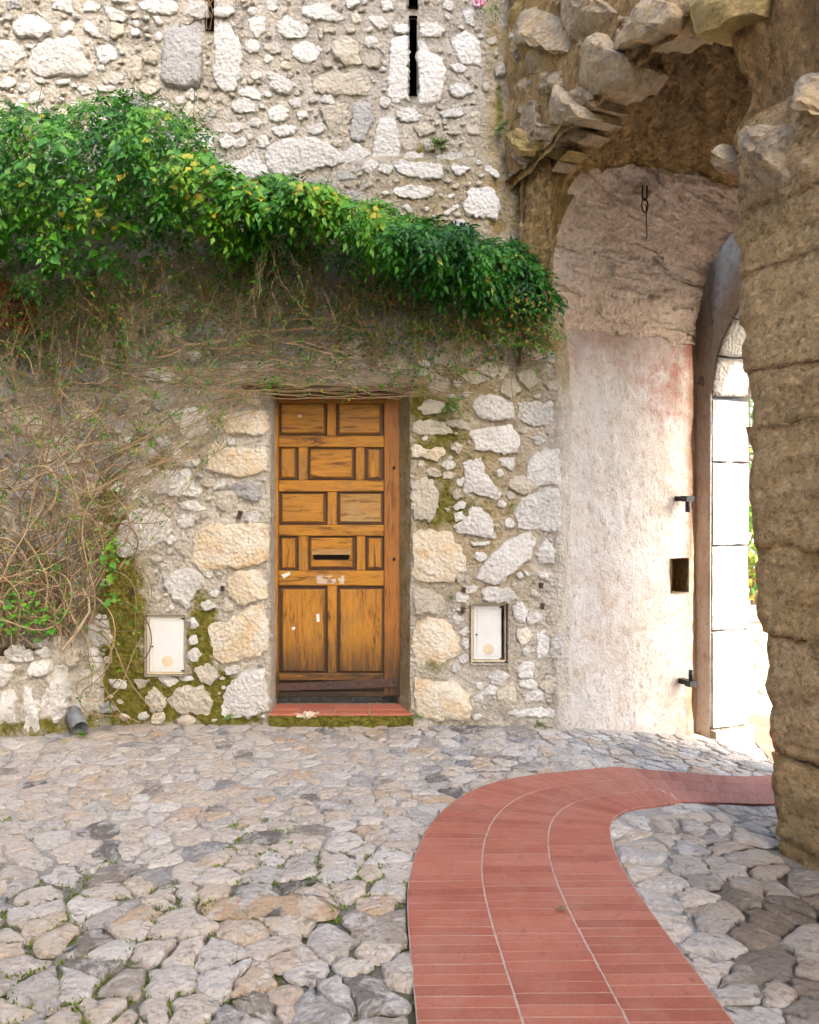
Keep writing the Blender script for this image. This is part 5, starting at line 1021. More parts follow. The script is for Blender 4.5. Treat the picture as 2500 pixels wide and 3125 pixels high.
# hook hanging from the vault
hp = np.array([1.505, 5.095, 3.425]); hk = empty('hanging_hook', tuple(hp), 'rusty staple, ring and long hook hanging from the pink vault', 'hook')
hv = Vector(hp)
mb = MB(); mb.tube([hv+Vector((-.014, 0, .03)), hv+Vector((-.014, 0, -.05)), hv+Vector((0, 0, -.064)), hv+Vector((.014, 0, -.05)), hv+Vector((.014, 0, .03))], .006, 6); child('staple', mb.mesh('staple'), MAT['iron'], hk)
mb = MB(); rc = hv+Vector((0, 0, -.095)); mb.tube([rc+Vector((.022*math.cos(t), .01*math.cos(t), .045*math.sin(t))) for t in np.linspace(0, 2*math.pi, 17)], .0055, 6, False); child('ring', mb.mesh('ring'), MAT['iron'], hk)
mb = MB(); mb.tube([hv+Vector(p) for p in ((0, .004, -.085), (.010, 0, -.10), (.010, 0, -.2), (.014, 0, -.30), (.010, -.004, -.315), (-.002, -.004, -.30))], .0036, 5); child('hook_rod', mb.mesh('hook_rod'), MAT['iron'], hk)

# drain pipe stub at the foot of the low wall
o = empty('drain_pipe', (-2.06, 4.93, .07), 'short grey drain pipe with a chipped mouth at the foot of the low wall', 'pipe')
ax = Vector((.55, -.75, -.28)).normalized(); a1 = ax.cross(Vector((0, 0, 1))).normalized(); a2 = ax.cross(a1)
V = []; n = 20
for ri, (l, r) in enumerate(((-.12, .05), (.09, .05), (.09, .044), (-.10, .044))):
    for k in range(n):
        t = 2*math.pi*k/n; ll = l-(.045*max(0, math.sin(t*1.0+.6)) if ri in (1, 2) else 0)-(.018 if ri in (1, 2) and k in (6, 7) else 0)
        V.append(Vector((-2.06, 4.93, .075))+ax*ll+a1*math.cos(t)*r+a2*math.sin(t)*r*1.1)
child('pipe_shell', mesh('pipe_shell', [tuple(v) for v in V], [(r*n+i, r*n+(i+1) % n, (r+1)*n+(i+1) % n, (r+1)*n+i) for r in range(3) for i in range(n)]), MAT['pipe'], o)
mb = MB(); mb.add([tuple(v) for v in V[3*n:4*n]], [tuple(range(n))]); child('pipe_inside_shade', mb.mesh('pipe_inside_shade'), MAT['void_shade'], o, False)

# terracotta plaque half hidden under the vine
pc = Vector((-2.41, 4.90, 2.73)); pq = empty('terracotta_plaque', tuple(pc), 'weathered terracotta sign with cut-out edge and dark lettering under the vine', 'sign')
out = [(-.40, .13), (-.10, .10), (.015, .02), (.02, -.045), (.045, -.075), (.085, -.06), (.115, -.13), (.085, -.21), (.03, -.26), (-.02, -.235), (-.06, -.215), (-.10, -.23), (-.40, -.21)]
n = len(out); V = [(x, 0, z) for x, z in out]+[(x, .03, z) for x, z in out]
child('plaque_body', mesh('plaque_body', [(pc.x+x, pc.y+y, pc.z+z) for x, y, z in V], [tuple(range(n))]+[(i, n+i, n+(i+1) % n, (i+1) % n) for i in range(n)]), MAT['terracotta'], pq, False)
def lettering(txt, size, loc, rotz, parent, mat):
    cu = bpy.data.curves.new('lettering', 'FONT'); cu.body = txt; cu.size = size; cu.extrude = .0015; cu.resolution_u = 3; cu.space_character = 1.15
    tmp = bpy.data.objects.new('tmp', cu); COL.objects.link(tmp); dg = bpy.context.evaluated_depsgraph_get(); me = bpy.data.meshes.new_from_object(tmp.evaluated_get(dg)); bpy.data.objects.remove(tmp)
    Mx = Matrix.Translation(loc) @ Matrix.Rotation(rotz, 4, 'Y') @ Matrix.Rotation(math.radians(90), 4, 'X'); me.transform(Mx); me.name = 'lettering'; me.materials.clear()
    return child('lettering', me, mat, parent, False)
lettering('an', .075, pc+Vector((-.065, -.0035, -.055)), math.radians(20), pq, MAT['ink']); lettering('quoni', .075, pc+Vector((-.075, -.0035, -.125)), math.radians(20), pq, MAT['ink'])

# ------------------------------------------------------------------ climbing vine (image pixels scaled onto its own mid plane, y = 4.82)
vine = empty('climbing_vine', (-2.3, 4.95, .45), 'dense green climbing vine with bare tangled stems spreading along the wall above the door', 'vine')
UV_ = 4.82/2430
def vx(px): return (np.asarray(px, float)-1250)*UV_
def vz(py): return 1.5-(np.asarray(py, float)-1500)*UV_
TOPX = [-1000, 0, 140, 260, 380, 520, 600, 640, 690, 760, 850, 950, 1050, 1200, 1350, 1500, 1610, 1670, 1705]; TOPY = [330, 345, 355, 320, 312, 335, 360, 450, 545, 570, 570, 572, 622, 652, 700, 722, 745, 815, 900]
BOTX = [-1000, 0, 200, 400, 600, 800, 950, 1100, 1300, 1500, 1650, 1705]; BOTY = [900, 880, 890, 835, 780, 750, 780, 840, 905, 930, 940, 935]
rs = np.random.RandomState(3)
def vine_depth(px, py):
    tp = np.interp(px, TOPX, TOPY); bt = np.interp(px, BOTX, BOTY); t = np.clip((py-tp)/(bt-tp), 0, 1.3)
    D = .08+.56*np.sin(np.pi*np.clip(t*.72+.10, 0, 1))**.8
    return D*(1-.62*smooth01((px-1250)/450))*(1+.50*fbm(px*.016, py*.018, 2, 3))
LF_V = np.array([(0, 0, 0), (-.42, .35, .05), (0, .38, -.05), (.42, .35, .05), (-.24, .72, .0), (0, .72, -.06), (.24, .72, .0), (0, 1.08, -.16)]); LF_F = np.array([(0, 2, 1, 1), (0, 3, 2, 2), (1, 2, 5, 4), (2, 3, 6, 5), (4, 5, 7, 7), (5, 6, 7, 7)])
LF_F = [[0, 2, 1], [0, 3, 2], [1, 2, 5, 4], [2, 3, 6, 5], [4, 5, 7], [5, 6, 7]]
NARROW = [[0, 2, 1], [0, 3, 2], [1, 2, 4], [2, 3, 4]]; NV = np.array([(0, 0, 0), (-.21, .38, .05), (0, .42, -.03), (.21, .38, .05), (0, 1.0, -.14)])
def frames(D, N):
    D = D/np.linalg.norm(D, axis=1, keepdims=True); S_ = np.cross(D, N); S_ /= np.linalg.norm(S_, axis=1, keepdims=True)+1e-9; N2 = np.cross(S_, D); return np.stack([S_, D, N2], -1)
class Leaves:
    def __init__(s): s.V = []; s.F = []; s.T = []; s.n = 0
    def stamp(s, TV, TF, P, D, N, size, tint):
        M_ = frames(D, N); V = np.einsum('mij,kj->mki', M_, TV)*size[:, None, None]+P[:, None]
        m, k = V.shape[:2]; s.V.append(V.reshape(-1, 3)); s.T.append(np.repeat(tint, k))
        for i in range(m):
            b_ = s.n+i*k; s.F += [[q+b_ for q in f] for f in TF]
        s.n += m*k
    def mesh(s, name): return mesh(name, np.vstack(s.V), s.F, {'tint': np.concatenate(s.T)})
def crown_points(m, shell):
    px = rs.uniform(-260, 1705, m*4)[:m*2]; tp = np.interp(px, TOPX, TOPY)+22*fbm(px*.02, px*0+1, 4, 3); bt = np.interp(px, BOTX, BOTY)+75*fbm(px*.014, px*0+5, 3, 4, .65)
    t = rs.beta(1.05, 1.15, m*2); py = tp+(bt-tp)*t
    keep = -.8*smooth01((px-1590)/110)*(rs.rand(m*2) < .75)+1.3*fbm(px*.016+4, py*.018, 6, 3)+rs.uniform(-.5, .9, m*2)+.3*(t < .5)-.35*(t > .75) > -.02
    px, py, t = px[keep][:m], py[keep][:m], t[keep][:m]; D = vine_depth(px, py)
    f = 1-np.abs(rs.normal(0, .12, len(px))) if shell else rs.uniform(.05, .85, len(px))
    y = WY-.05-D*np.clip(f, .02, 1.1); y = np.minimum(y, WY-.05)
    return px, py, t, np.stack([vx(px), y, vz(py)], 1)
def tint_of(px, py, t, m, spread=.16):
    hue = .46+.40*fbm(px*.008, py*.010, 3, 3)+rs.normal(0, spread, m)+.12*blob(px, py, 760, 640, 260, 90)-.25*smooth01((px-1150)/250)-.12*(t > .8)
    hue = np.clip(hue, 0, .92); hue[rs.rand(m) < .018] = rs.uniform(.94, 1); return hue
LV = Leaves()
def sprigs(m, shell, size, pairs=3, big=False):
    px, py, t, P = crown_points(m, shell); k = len(px)
    az = rs.normal(0, .9, k); dr = np.stack([np.sin(az)*.8, -np.abs(np.cos(az))*.8, -.25-.55*rs.rand(k)+.75*(t < .10)], 1); dr /= np.linalg.norm(dr, axis=1, keepdims=True)
    up = np.tile([0, -.45, 1.0], (k, 1))+rs.normal(0, .4, (k, 3)); sd = np.cross(dr, up); sd /= np.linalg.norm(sd, axis=1, keepdims=True)
    tn = tint_of(px, py, t, k); L = size*rs.uniform(.8, 1.3, k)*(1 if not big else 1.0)
    for q in range(pairs+1):
        u = q/(pairs); c = P+dr*(L*1.9*u)[:, None]+np.array([0, 0, -1])*(L*.7*u*u)[:, None]
        if q == pairs:
            LV.stamp(NV, NARROW, c, dr+np.array([0, 0, -.55]), up, L*1.15, tn)
        else:
            for sg in (-1, 1):
                dd_ = dr*.55+sd*sg*.85+np.array([0, 0, -.25])+rs.normal(0, .12, (k, 3)); LV.stamp(NV, NARROW, c, dd_, up+rs.normal(0, .2, (k, 3)), L*rs.uniform(.7, 1, k), np.clip(tn+rs.normal(0, .05, k), 0, 1))
def ovals(m, shell, size):
    px, py, t, P = crown_points(m, shell); w = blob(px, py, 300, 700, 420, 190)+blob(px, py, 800, 640, 260, 110)+.15; kk = rs.rand(len(px)) < w
    px, py, t, P = px[kk], py[kk], t[kk], P[kk]; k = len(px); az = rs.normal(0, 1.1, k)
    dr = np.stack([np.sin(az), -np.abs(np.cos(az))*.7, -.35-.6*rs.rand(k)], 1); up = np.tile([0, -.75, .75], (k, 1))+rs.normal(0, .3, (k, 3))
    LV.stamp(LF_V, LF_F, P+np.array([0, -.03, 0]), dr, up, size*rs.uniform(.65, 1.25, k), np.clip(tint_of(px, py, t, k)+.12, 0, .96))
sprigs(2400, True, .034); sprigs(1400, True, .044); sprigs(3000, False, .040); ovals(2200, True, .042); ovals(1300, True, .062); ovals(1500, False, .055)
# straggling shoots above the crown and trailing below it
def strag(n_, xr_, yf, size, dirz, ln=(.05, .17)):
    px = rs.uniform(*xr_, n_); py = yf(px)+rs.normal(0, 12, n_); P0 = np.stack([vx(px), WY-.06-rs.uniform(.0, .25, n_), vz(py)], 1)
    out = []
    for p in P0:
        L = rs.uniform(*ln)*(1 if p[0] < .3 else .5); d_ = np.array([rs.normal(0, .55), -.25, dirz*rs.uniform(.4, 1)]); d_ /= np.linalg.norm(d_); pts_ = [p+d_*L*u+np.array([0, -.02, -.05])*u*u for u in np.linspace(0, 1, 6)]; out.append(pts_)
        for u, q in enumerate(pts_[1:]):
            for sg in (-1, 1): LV.stamp(NV, NARROW, q[None], np.array([[sg*.8, -.3, -.35+rs.normal(0, .3)]]), np.array([[0, -.5, 1.0]]), np.array([size*rs.uniform(.6, 1.1)]), np.array([np.clip(.35+rs.normal(0, .15), 0, .9)]))
    return out
shoots = strag(80, (-100, 660), lambda x: np.interp(x, TOPX, TOPY), .030, 1, (.06, .22))+strag(60, (640, 1690), lambda x: np.interp(x, TOPX, TOPY), .024, .8)
hang = strag(330, (-150, 1640), lambda x: np.interp(x, BOTX, BOTY)-10+75*fbm(x*.014, x*0+5, 3, 4, .65), .028, -1, (.08, .55))
# stems: long arching strands
def strand(p0, p1, sag, side, n_=16, wob=.05, seed=0):
    u = np.linspace(0, 1, n_)[:, None]; P = np.array(p0)*(1-u)+np.array(p1)*u
    P = P+np.array([side, 0, -sag])*(np.sin(np.pi*u)); w = np.stack([fbm(u[:, 0]*4+seed, u[:, 0]*0+seed*.7, 1, 3), .6*fbm(u[:, 0]*4+seed, u[:, 0]*0+9+seed, 2, 3), fbm(u[:, 0]*4+seed, u[:, 0]*0+21+seed, 3, 3)], 1)*wob*np.sin(np.pi*np.clip(u, .08, 1))
    P = P+w; P[:, 1] = np.minimum(P[:, 1], WY-.045); return P
ST_ = []
def addstem(px0, py0, px1, py1, sag, side, r, tint, d0=.08, d1=.15, wob=.05):
    ST_.append((strand((float(vx(px0)), WY-.03-d0, float(vz(py0))), (float(vx(px1)), WY-.03-d1, float(vz(py1))), sag, side, 16, wob, len(ST_)*1.37), r, tint))
def curl(px, py, length, ang, K, r, tint, d0, pull=0.0, tgt=0.0):
    n_ = int(max(10, length/.045)); ph = len(ST_)*3.1; x, z = float(vx(px)), float(vz(py)); P = []; st_ = length/n_
    for i in range(n_+1):
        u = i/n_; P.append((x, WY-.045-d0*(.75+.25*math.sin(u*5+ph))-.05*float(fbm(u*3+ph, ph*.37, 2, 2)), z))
        ang += K*st_*float(fbm(u*length*2.2+ph, ph*.77, 4, 3))*2.2+pull*st_*math.sin(tgt-ang)
        x += math.cos(ang)*st_; z += math.sin(ang)*st_
        if z < .46 and x < -2.0: ang += .5
    P = np.array(P); P[:, 1] = np.minimum(P[:, 1], WY-.045)
    if not ((P[:, 0] > float(vx(480))) & (P[:, 2] < float(vz(1420)))).any(): ST_.append((P, r*1.1, tint*(.15+.75*min(1, d0/.25))))  # strands closer to the wall get a darker tint, depth shade painted in
for k in range(150):   # thick tangle rising from the planter
    x0 = R.uniform(-80, 270); y0 = R.uniform(1880, 1990)-max(0, (x0-180))*.8
    curl(x0, y0, R.uniform(.9, 2.3), math.radians(R.uniform(50, 140)), R.uniform(3, 7), R.uniform(.0022, .0052), R.uniform(.25, 1), R.uniform(.03, .30), 1.0, math.radians(R.uniform(60, 115)))
for k in range(100):   # loops in the left bay
    curl(R.uniform(-120, 340), R.uniform(1050, 1850), R.uniform(.4, 1.3), R.uniform(0, 6.28), R.uniform(5, 11), R.uniform(.0018, .0042), R.uniform(.25, 1), R.uniform(.03, .30))
for k in range(45):    # arcs from the bay up to the right under the crown
    curl(R.uniform(60, 330), R.uniform(1250, 1700), R.uniform(.9, 1.9), math.radians(R.uniform(40, 100)), R.uniform(2, 4), R.uniform(.0018, .0036), R.uniform(.3, .95), R.uniform(.05, .22), 1.6, math.radians(R.uniform(5, 45)))
for k in range(75):    # strands running right along the wall to the gate
    x0 = R.uniform(150, 900); y0 = R.uniform(930, 1190); x1 = x0+R.uniform(250, 750); x1 = min(x1, 1690); y1 = min(1215, y0+R.uniform(-160, 130))
    addstem(x0, y0, x1, y1, R.uniform(-.08, .14), 0, R.uniform(.0016, .0036), R.uniform(.1, .75), R.uniform(.04, .25), R.uniform(.04, .25), .16)
for k in range(16):    # over the lintel
    x0 = R.uniform(560, 800); addstem(x0, R.uniform(1130, 1190), R.uniform(1180, 1420), R.uniform(1140, 1200), R.uniform(-.02, .06), 0, R.uniform(.0018, .0034), R.uniform(.45, .9), .1, .1, .035)
for k in range(150):   # thin brown twigs hanging beneath the crown
    x0 = R.uniform(-100, 1680); y0 = float(np.interp(x0, BOTX, BOTY))+R.uniform(-90, 60); addstem(x0, y0, x0+R.uniform(-140, 140), y0+R.uniform(60, 330)*(1 if x0 < 1500 else .7), R.uniform(-.05, .05), R.uniform(-.1, .1), R.uniform(.0014, .0028), R.uniform(.0, .45), R.uniform(.05, .4), R.uniform(.04, .28), .14)
for k in range(40):    # diagonal band from the tangle up to the right
    x0 = R.uniform(120, 420); addstem(x0, R.uniform(1250, 1750), R.uniform(500, 820), R.uniform(1130, 1230), R.uniform(-.05, .2), R.uniform(-.1, .15), R.uniform(.0016, .0034), R.uniform(.4, .95), .1, .1, .06)
for pts_ in ([(250, 1990), (330, 1935), (420, 1850), (455, 1770), (450, 1720)],):
    ST_.append((np.array([(vx(a)-.0, 4.90, vz(b_)-.02) for a, b_ in ((170, 1985), (200, 1950), (235, 1900), (258, 1860), (255, 1825), (235, 1790))]), .011, .9))
for x0, y0 in ((830, 720), (840, 760), (860, 740)):
    for k in range(5): addstem(x0, y0, x0+R.uniform(-110, 120), y0+R.uniform(60, 260), 0, R.uniform(-.05, .05), .0018, R.uniform(.7, 1), .42, R.uniform(.3, .45), .05)
ST_ = [q for q in ST_ if not (((q[0][:, 0] > float(vx(800))) & (q[0][:, 0] < float(vx(1290))) & (q[0][:, 2] < float(vz(1215)))).any())]
ST_.sort(key=lambda r: (r[0][:, 1].mean()-r[1]*25))
tang = MB(); tt = []
for k, (P, r, tn) in enumerate(ST_):
    mb = MB(); mb.tube(P, r, 5, False, r*.55)
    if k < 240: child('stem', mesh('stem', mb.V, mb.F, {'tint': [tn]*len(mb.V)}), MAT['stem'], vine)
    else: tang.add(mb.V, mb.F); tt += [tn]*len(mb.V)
for pts_ in shoots+hang:
    n0 = len(tang.V); tang.tube(pts_, .0018, 4, False); tt += [.25]*(len(tang.V)-n0)
o = child('stem_tangle', mesh('stem_tangle', tang.V, tang.F, {'tint': tt}), MAT['stem'], vine); o['kind'] = 'stuff'
# dry brown litter and small olive leaves caught under the crown
m_ = 13000; px = rs.uniform(-200, 1690, m_); bt = np.interp(px, BOTX, BOTY); py = bt+rs.uniform(-60, 1, m_)+rs.beta(1, 1.7, m_)*330*(1-.35*smooth01((px-1100)/500)); py = np.minimum(py, 1195-40*rs.rand(m_)+np.where(px < 420, 300*rs.rand(m_), 0))
kk = fbm(px*.012, py*.014, 5, 3)+rs.uniform(-.5, .5, m_) > -.05; px, py = px[kk], py[kk]; m_ = len(px)
P = np.stack([vx(px), WY-.05-rs.uniform(0, .40, m_)*np.clip(1-(py-np.interp(px, BOTX, BOTY))/380, .15, 1), vz(py)], 1)
LV.stamp(NV, NARROW, P, np.stack([rs.normal(0, 1, m_), -rs.rand(m_), rs.normal(-.4, .6, m_)], 1), rs.normal(0, .5, (m_, 3))+np.array([0, -.7, .6]), rs.uniform(.016, .040, m_), np.where(rs.rand(m_) < .38, rs.uniform(.985, 1, m_), np.where(rs.rand(m_) < .7, rs.uniform(.05, .4, m_), rs.uniform(.4, .9, m_))))
# scattered leaves on the bare stems
for P, r, tn in ST_:
    cx_, cz_ = P[:, 0].mean(), P[:, 2].mean(); nl = rs.poisson(3.4 if cz_ > 2.0 else (3.2 if cx_ < -1.6 else 2.4))
    for _ in range(nl):
        q = P[rs.randint(2, len(P)-1)]; kk = rs.randint(2, 5); base = rs.uniform(.3, .9)
        for j in range(kk):
            a = rs.uniform(0, 6.28); LV.stamp(NV, NARROW, q[None]+rs.normal(0, .012, (1, 3)), np.array([[math.cos(a), -.5, math.sin(a)-.3]]), np.array([[0, -.8, .6]])+rs.normal(0, .2, (1, 3)), np.array([rs.uniform(.016, .034)]), np.array([np.clip(base+rs.normal(0, .1), 0, .95)]))
# the large leaves in front, each a part
def crown_leaf(name, TV, TF):
    return mesh(name, TV, TF, None)
big_me = []
for k in range(6):
    TV = LF_V.copy(); TV[:, 2] += .05*rs.normal(0, 1, len(TV)); me = mesh('leaf', TV, LF_F, {'tint': [[.3, .45, .6, .75, .86, .955][k]]*len(TV)}); me.materials.append(MAT['leaf']); big_me.append(me)
px, py, t, P = crown_points(900, True); w = blob(px, py, 300, 720, 420, 200)+blob(px, py, 830, 640, 220, 90); kk = rs.rand(len(px)) < w; px, py, P = px[kk][:200], py[kk][:200], P[kk][:200]
ex = [(350, 1660, .05), (335, 1760, .06), (345, 1830, .055), (95, 1840, .05), (60, 1870, .06), (120, 1880, .05), (150, 1870, .05), (90, 1900, .05), (40, 1840, .05), (330, 1690, .045), (345, 1715, .045), (160, 1915, .05), (20, 1880, .05)]
PP = list(P+np.array([0, -.05, 0]))+[np.array([float(vx(a)), 4.78, float(vz(b_))]) for a, b_, _ in ex]
for k, p in enumerate(PP):
    az = rs.normal(0, 1.0); D = np.array([[math.sin(az), -.5, -.5-.5*rs.rand()]]); N = np.array([[0, -.8, .7]])+rs.normal(0, .25, (1, 3)); Mx = frames(D, N)[0]; sz = rs.uniform(.042, .068)
    ki = min(5, int(rs.choice([0, 1, 1, 2, 2, 3, 3, 4, 4, 5], p=[.1, .12, .12, .13, .13, .12, .1, .08, .06, .04]))) if k < len(P) else rs.choice([2, 3, 4])
    o = bpy.data.objects.new('leaf', big_me[ki]); COL.objects.link(o); o.parent = vine
    o.matrix_local = Matrix.Translation(Vector(p)-Vector(vine.location)) @ Matrix([[*(Mx[i]*sz), 0] for i in range(3)]+[[0, 0, 0, 1]])
for a, b_, s_ in ex:   # foliage clusters round the low shoots
    for _ in range(9):
        q = np.array([float(vx(a+rs.normal(0, 22))), 4.82+rs.normal(0, .03), float(vz(b_+rs.normal(0, 20)))]); LV.stamp(LF_V, LF_F, q[None], np.array([[rs.normal(0, 1), -.5, -.3+rs.normal(0, .4)]]), np.array([[0, -.8, .7]]), np.array([rs.uniform(.02, .042)]), np.array([rs.uniform(.45, .9)]))
o = child('foliage', LV.mesh('foliage'), MAT['leaf'], vine); o['kind'] = 'stuff'

# ------------------------------------------------------------------ small plants
def tuft(name, label, cat, loc, n_, rad, size, droop, seed, tl=(.2, .7), wide=False):
    r2 = np.random.RandomState(seed); L = Leaves(); o = empty(name, loc, label, cat); st_ = MB()
    for k in range(n_):
        a = r2.uniform(-1.3, 1.3); ln = rad*r2.uniform(.5, 1); d_ = np.array([math.sin(a), -r2.uniform(.2, .9), r2.uniform(-droop, .9)]); d_ /= np.linalg.norm(d_)
        pts_ = [np.array(loc)+d_*ln*u+np.array([0, 0, -.35*ln*u*u]) for u in np.linspace(0, 1, 6)]; st_.tube(pts_, .0012, 4, False)
        for u in range(1, 6):
            for sg in (-1, 1): L.stamp(LF_V if wide else NV, LF_F if wide else NARROW, pts_[u][None], np.array([[sg*.9*math.cos(a), .2*sg, -.1+r2.normal(0, .2)]])+d_*.5, np.array([[0, -.6, 1.0]]), np.array([size*(1.1-.12*u)]), np.array([r2.uniform(*tl)]))
    child('fronds', L.mesh('fronds'), MAT['leaf'], o); child('stalks', mesh('stalks', st_.V, st_.F, {'tint': [.3]*len(st_.V)}), MAT['stem'], o)
def wallpt(px, py, off=.05): x, z = float(WX(px)), float(WZ(py)); return (x, float(wall_y(x, z))-off, z)
tuft('fern', 'green fern tuft growing on the stone ledge below the arrow slit', 'fern', wallpt(1345, 455), 26, .11, .026, .2, 1)
tuft('fern', 'dark fern clump in the corner crevice beside the gatehouse', 'fern', wallpt(1528, 400, .06), 16, .10, .026, .9, 2)
tuft('wall_sprig', 'light green sprig hanging on the stones right of the lintel', 'plant', wallpt(1375, 1235), 14, .14, .03, .9, 3, (.4, .8))
tuft('wall_sprig', 'tiny green sprig growing in mortar beside the white triangular stone', 'plant', wallpt(1560, 1540, .03), 5, .05, .014, .5, 4, (.3, .6))
tuft('wall_weed', 'small weed beside the pegs left of the sunken meter box', 'weed', wallpt(1378, 1825, .03), 6, .045, .014, .3, 5)
tuft('wall_weed', 'bright weed sprouting at the wall foot left of the doorstep', 'weed', wallpt(705, 2180, .06), 8, .07, .018, .1, 6, (.5, .85))
tuft('wall_weed', 'low weed at the wall foot right of the doorstep', 'weed', wallpt(1278, 2180, .06), 7, .06, .016, .1, 7, (.4, .7))
tuft('wall_weed', 'dark weed at the wall foot below the plaster corner', 'weed', wallpt(1640, 2205, .05), 8, .07, .016, .2, 8, (.2, .5))
tuft('wall_weed', 'weed sprouting beside the grey drain pipe', 'weed', (-1.98, 4.83, .03), 8, .06, .018, .1, 10, (.4, .8))
# pink blossom high in the corner
o = empty('pink_blossom', wallpt(1462, 22, .05), 'small pink blossom growing high in the corner of the wall', 'flower'); L = Leaves(); c_ = np.array(o.location)
for k in range(26): a = rs.uniform(0, 6.28); L.stamp(LF_V, LF_F, (c_+np.array([rs.normal(0, .02), -.02, rs.normal(0, .018)]))[None], np.array([[math.cos(a), -.6, math.sin(a)]]), np.array([[0, -1.0, .2]]), np.array([.016]), np.array([.5]))
child('petals', L.mesh('petals'), MAT['petal'], o); L = Leaves()
for k in range(40): a = rs.uniform(0, 6.28); L.stamp(NV, NARROW, (c_+np.array([.06+rs.normal(0, .05), 0, -.05+rs.normal(0, .03)]))[None], np.array([[math.cos(a), -.6, math.sin(a)]]), np.array([[0, -1.0, .4]]), np.array([.022]), np.array([rs.uniform(.2, .8)]))
child('leaves', L.mesh('leaves'), MAT['leaf'], o)
# dry roots hanging in the left arrow slit
o = empty('hanging_roots', wallpt(642, 30, .02), 'dry brown roots trailing out of the short arrow slit above the vine', 'roots')
for k in range(9):
    x = WX(642)+R.uniform(-.02, .02); L_ = R.uniform(.12, .32); z0 = float(WZ(0))+R.uniform(0, .1); y0 = WY-.02
    P = [(x+.012*math.sin(u*7+k), y0-.012*u-R.uniform(0, .004), z0-L_*1.0*u) for u in np.linspace(0, 1, 9)]; mb = MB(); mb.tube(P, .0022, 5, False, .001); child('root_strand', mesh('root_strand', mb.V, mb.F, {'tint': [R.uniform(.1, .6)]*len(mb.V)}), MAT['stem'], o)
# moss and grass growing in the joints of the paving
L = Leaves(); cnt = 0
for k in range(5200):
    x = rs.uniform(-1.9, .0); y = rs.uniform(2.1, 3.7)
    if y < 1.9*abs(x): continue
    m_ = fbm(np.array([x*3.1]), np.array([y*3.1]), 2, 3)[0]+float(moss_at(x, y))*.35
    if m_ < .16: continue
    j = np.hypot(S[:, 0]-x, S[:, 1]-y); a2 = np.partition(j, 1)[:2]
    if a2[1]-a2[0] > .022 or in_poly(np.array([[x, y]]), PATHPOLY)[0]: continue
    for q in range(5):
        a = rs.uniform(0, 6.28); L.stamp(NV, NARROW, np.array([[x+rs.normal(0, .007), y+rs.normal(0, .007), float(gz(x, y))-.002]]), np.array([[math.cos(a)*.6, math.sin(a)*.6, .9]]), np.array([[math.sin(a), math.cos(a), .2]]), np.array([rs.uniform(.008, .018)]), np.array([rs.uniform(.2, .95)])); cnt += 1
gr = link('joint_grass', L.mesh('joint_grass'), MAT['grass']); tag(gr, 'tiny green grass and moss growing in the cobble joints', 'grass', kind='stuff')
# fallen leaves and petals
for k, (x, y, mt, lab, sz) in enumerate(((-.80, 4.86, 'petal', 'fallen red petal on the cobbles in front of the doorstep', .022), (-2.02, 4.72, 'leaf2', 'fallen orange leaf at the wall foot by the drain pipe', .05), (.52, 2.82, 'stem', 'small dry brown leaf lying on the brick path', .035), (1.62, 3.22, 'leaf2', 'fallen yellow-green leaf on dark stones beside the pier', .035))):
    TV = LF_V.copy()*sz; TV[:, 2] += .002; me = mesh('fallen_leaf', TV, LF_F, {'tint': [.98 if k == 1 else (.1 if k == 2 else .7)]*8}); o = link('fallen_leaf', me, MAT[mt], None, (x, y, float(gz(x, y))+.026), True); o.rotation_euler = (.05, .08, k*1.9+.5); tag(o, lab, 'leaf')

# ------------------------------------------------------------------ beyond the gate
gw = empty('garden_wall', (3.7, 8.4, -.62), 'low pale rubble wall with white capping outside the gate', 'wall')
b = MB(); b.box(2.6, 7.0, 8.35, 8.75, -.9, .14); child('wall_core', mesh('wall_core', b.V, b.F, {'moss': [.1]*8, 'ochre': [.4]*8, 'white': [.8]*8, 'dark': [0]*8}), MAT['mortar'], gw, False)
b = MB(); b.box(2.55, 7.05, 8.28, 8.80, .141, .25, .01); child('capping', mesh('capping', b.V, b.F, {'tint': [.1]*len(b.V)}), MAT['jamb'], gw, False)
for j in range(6):
    for i in range(17):
        x = 2.75+i*.25+(j % 2)*.12+R.uniform(-.03, .03); z = -.56+j*.13
        if x > 6.9: continue
        cen, rel = rough_outline(np.array([(-.11, -.05), (.0, -.058), (.11, -.045), (.115, .04), (.02, .055), (-.1, .05)])*R.uniform(.85, 1.1), 14, .15, j*31+i); V, F = stone_geo(rel, .03, j*31+i, ((1.02, -.6), (.97, .5), (.7, 1)), .3)
        child('stone', mesh('stone', to_frame(V, (1, 0, 0), (0, 0, 1), (0, -1, 0)), F, {'tint': [R.random()*.6]*len(V)}), MAT['stone_p' if R.random() < .7 else 'stone_o'], gw, True, (x, 8.345, z))
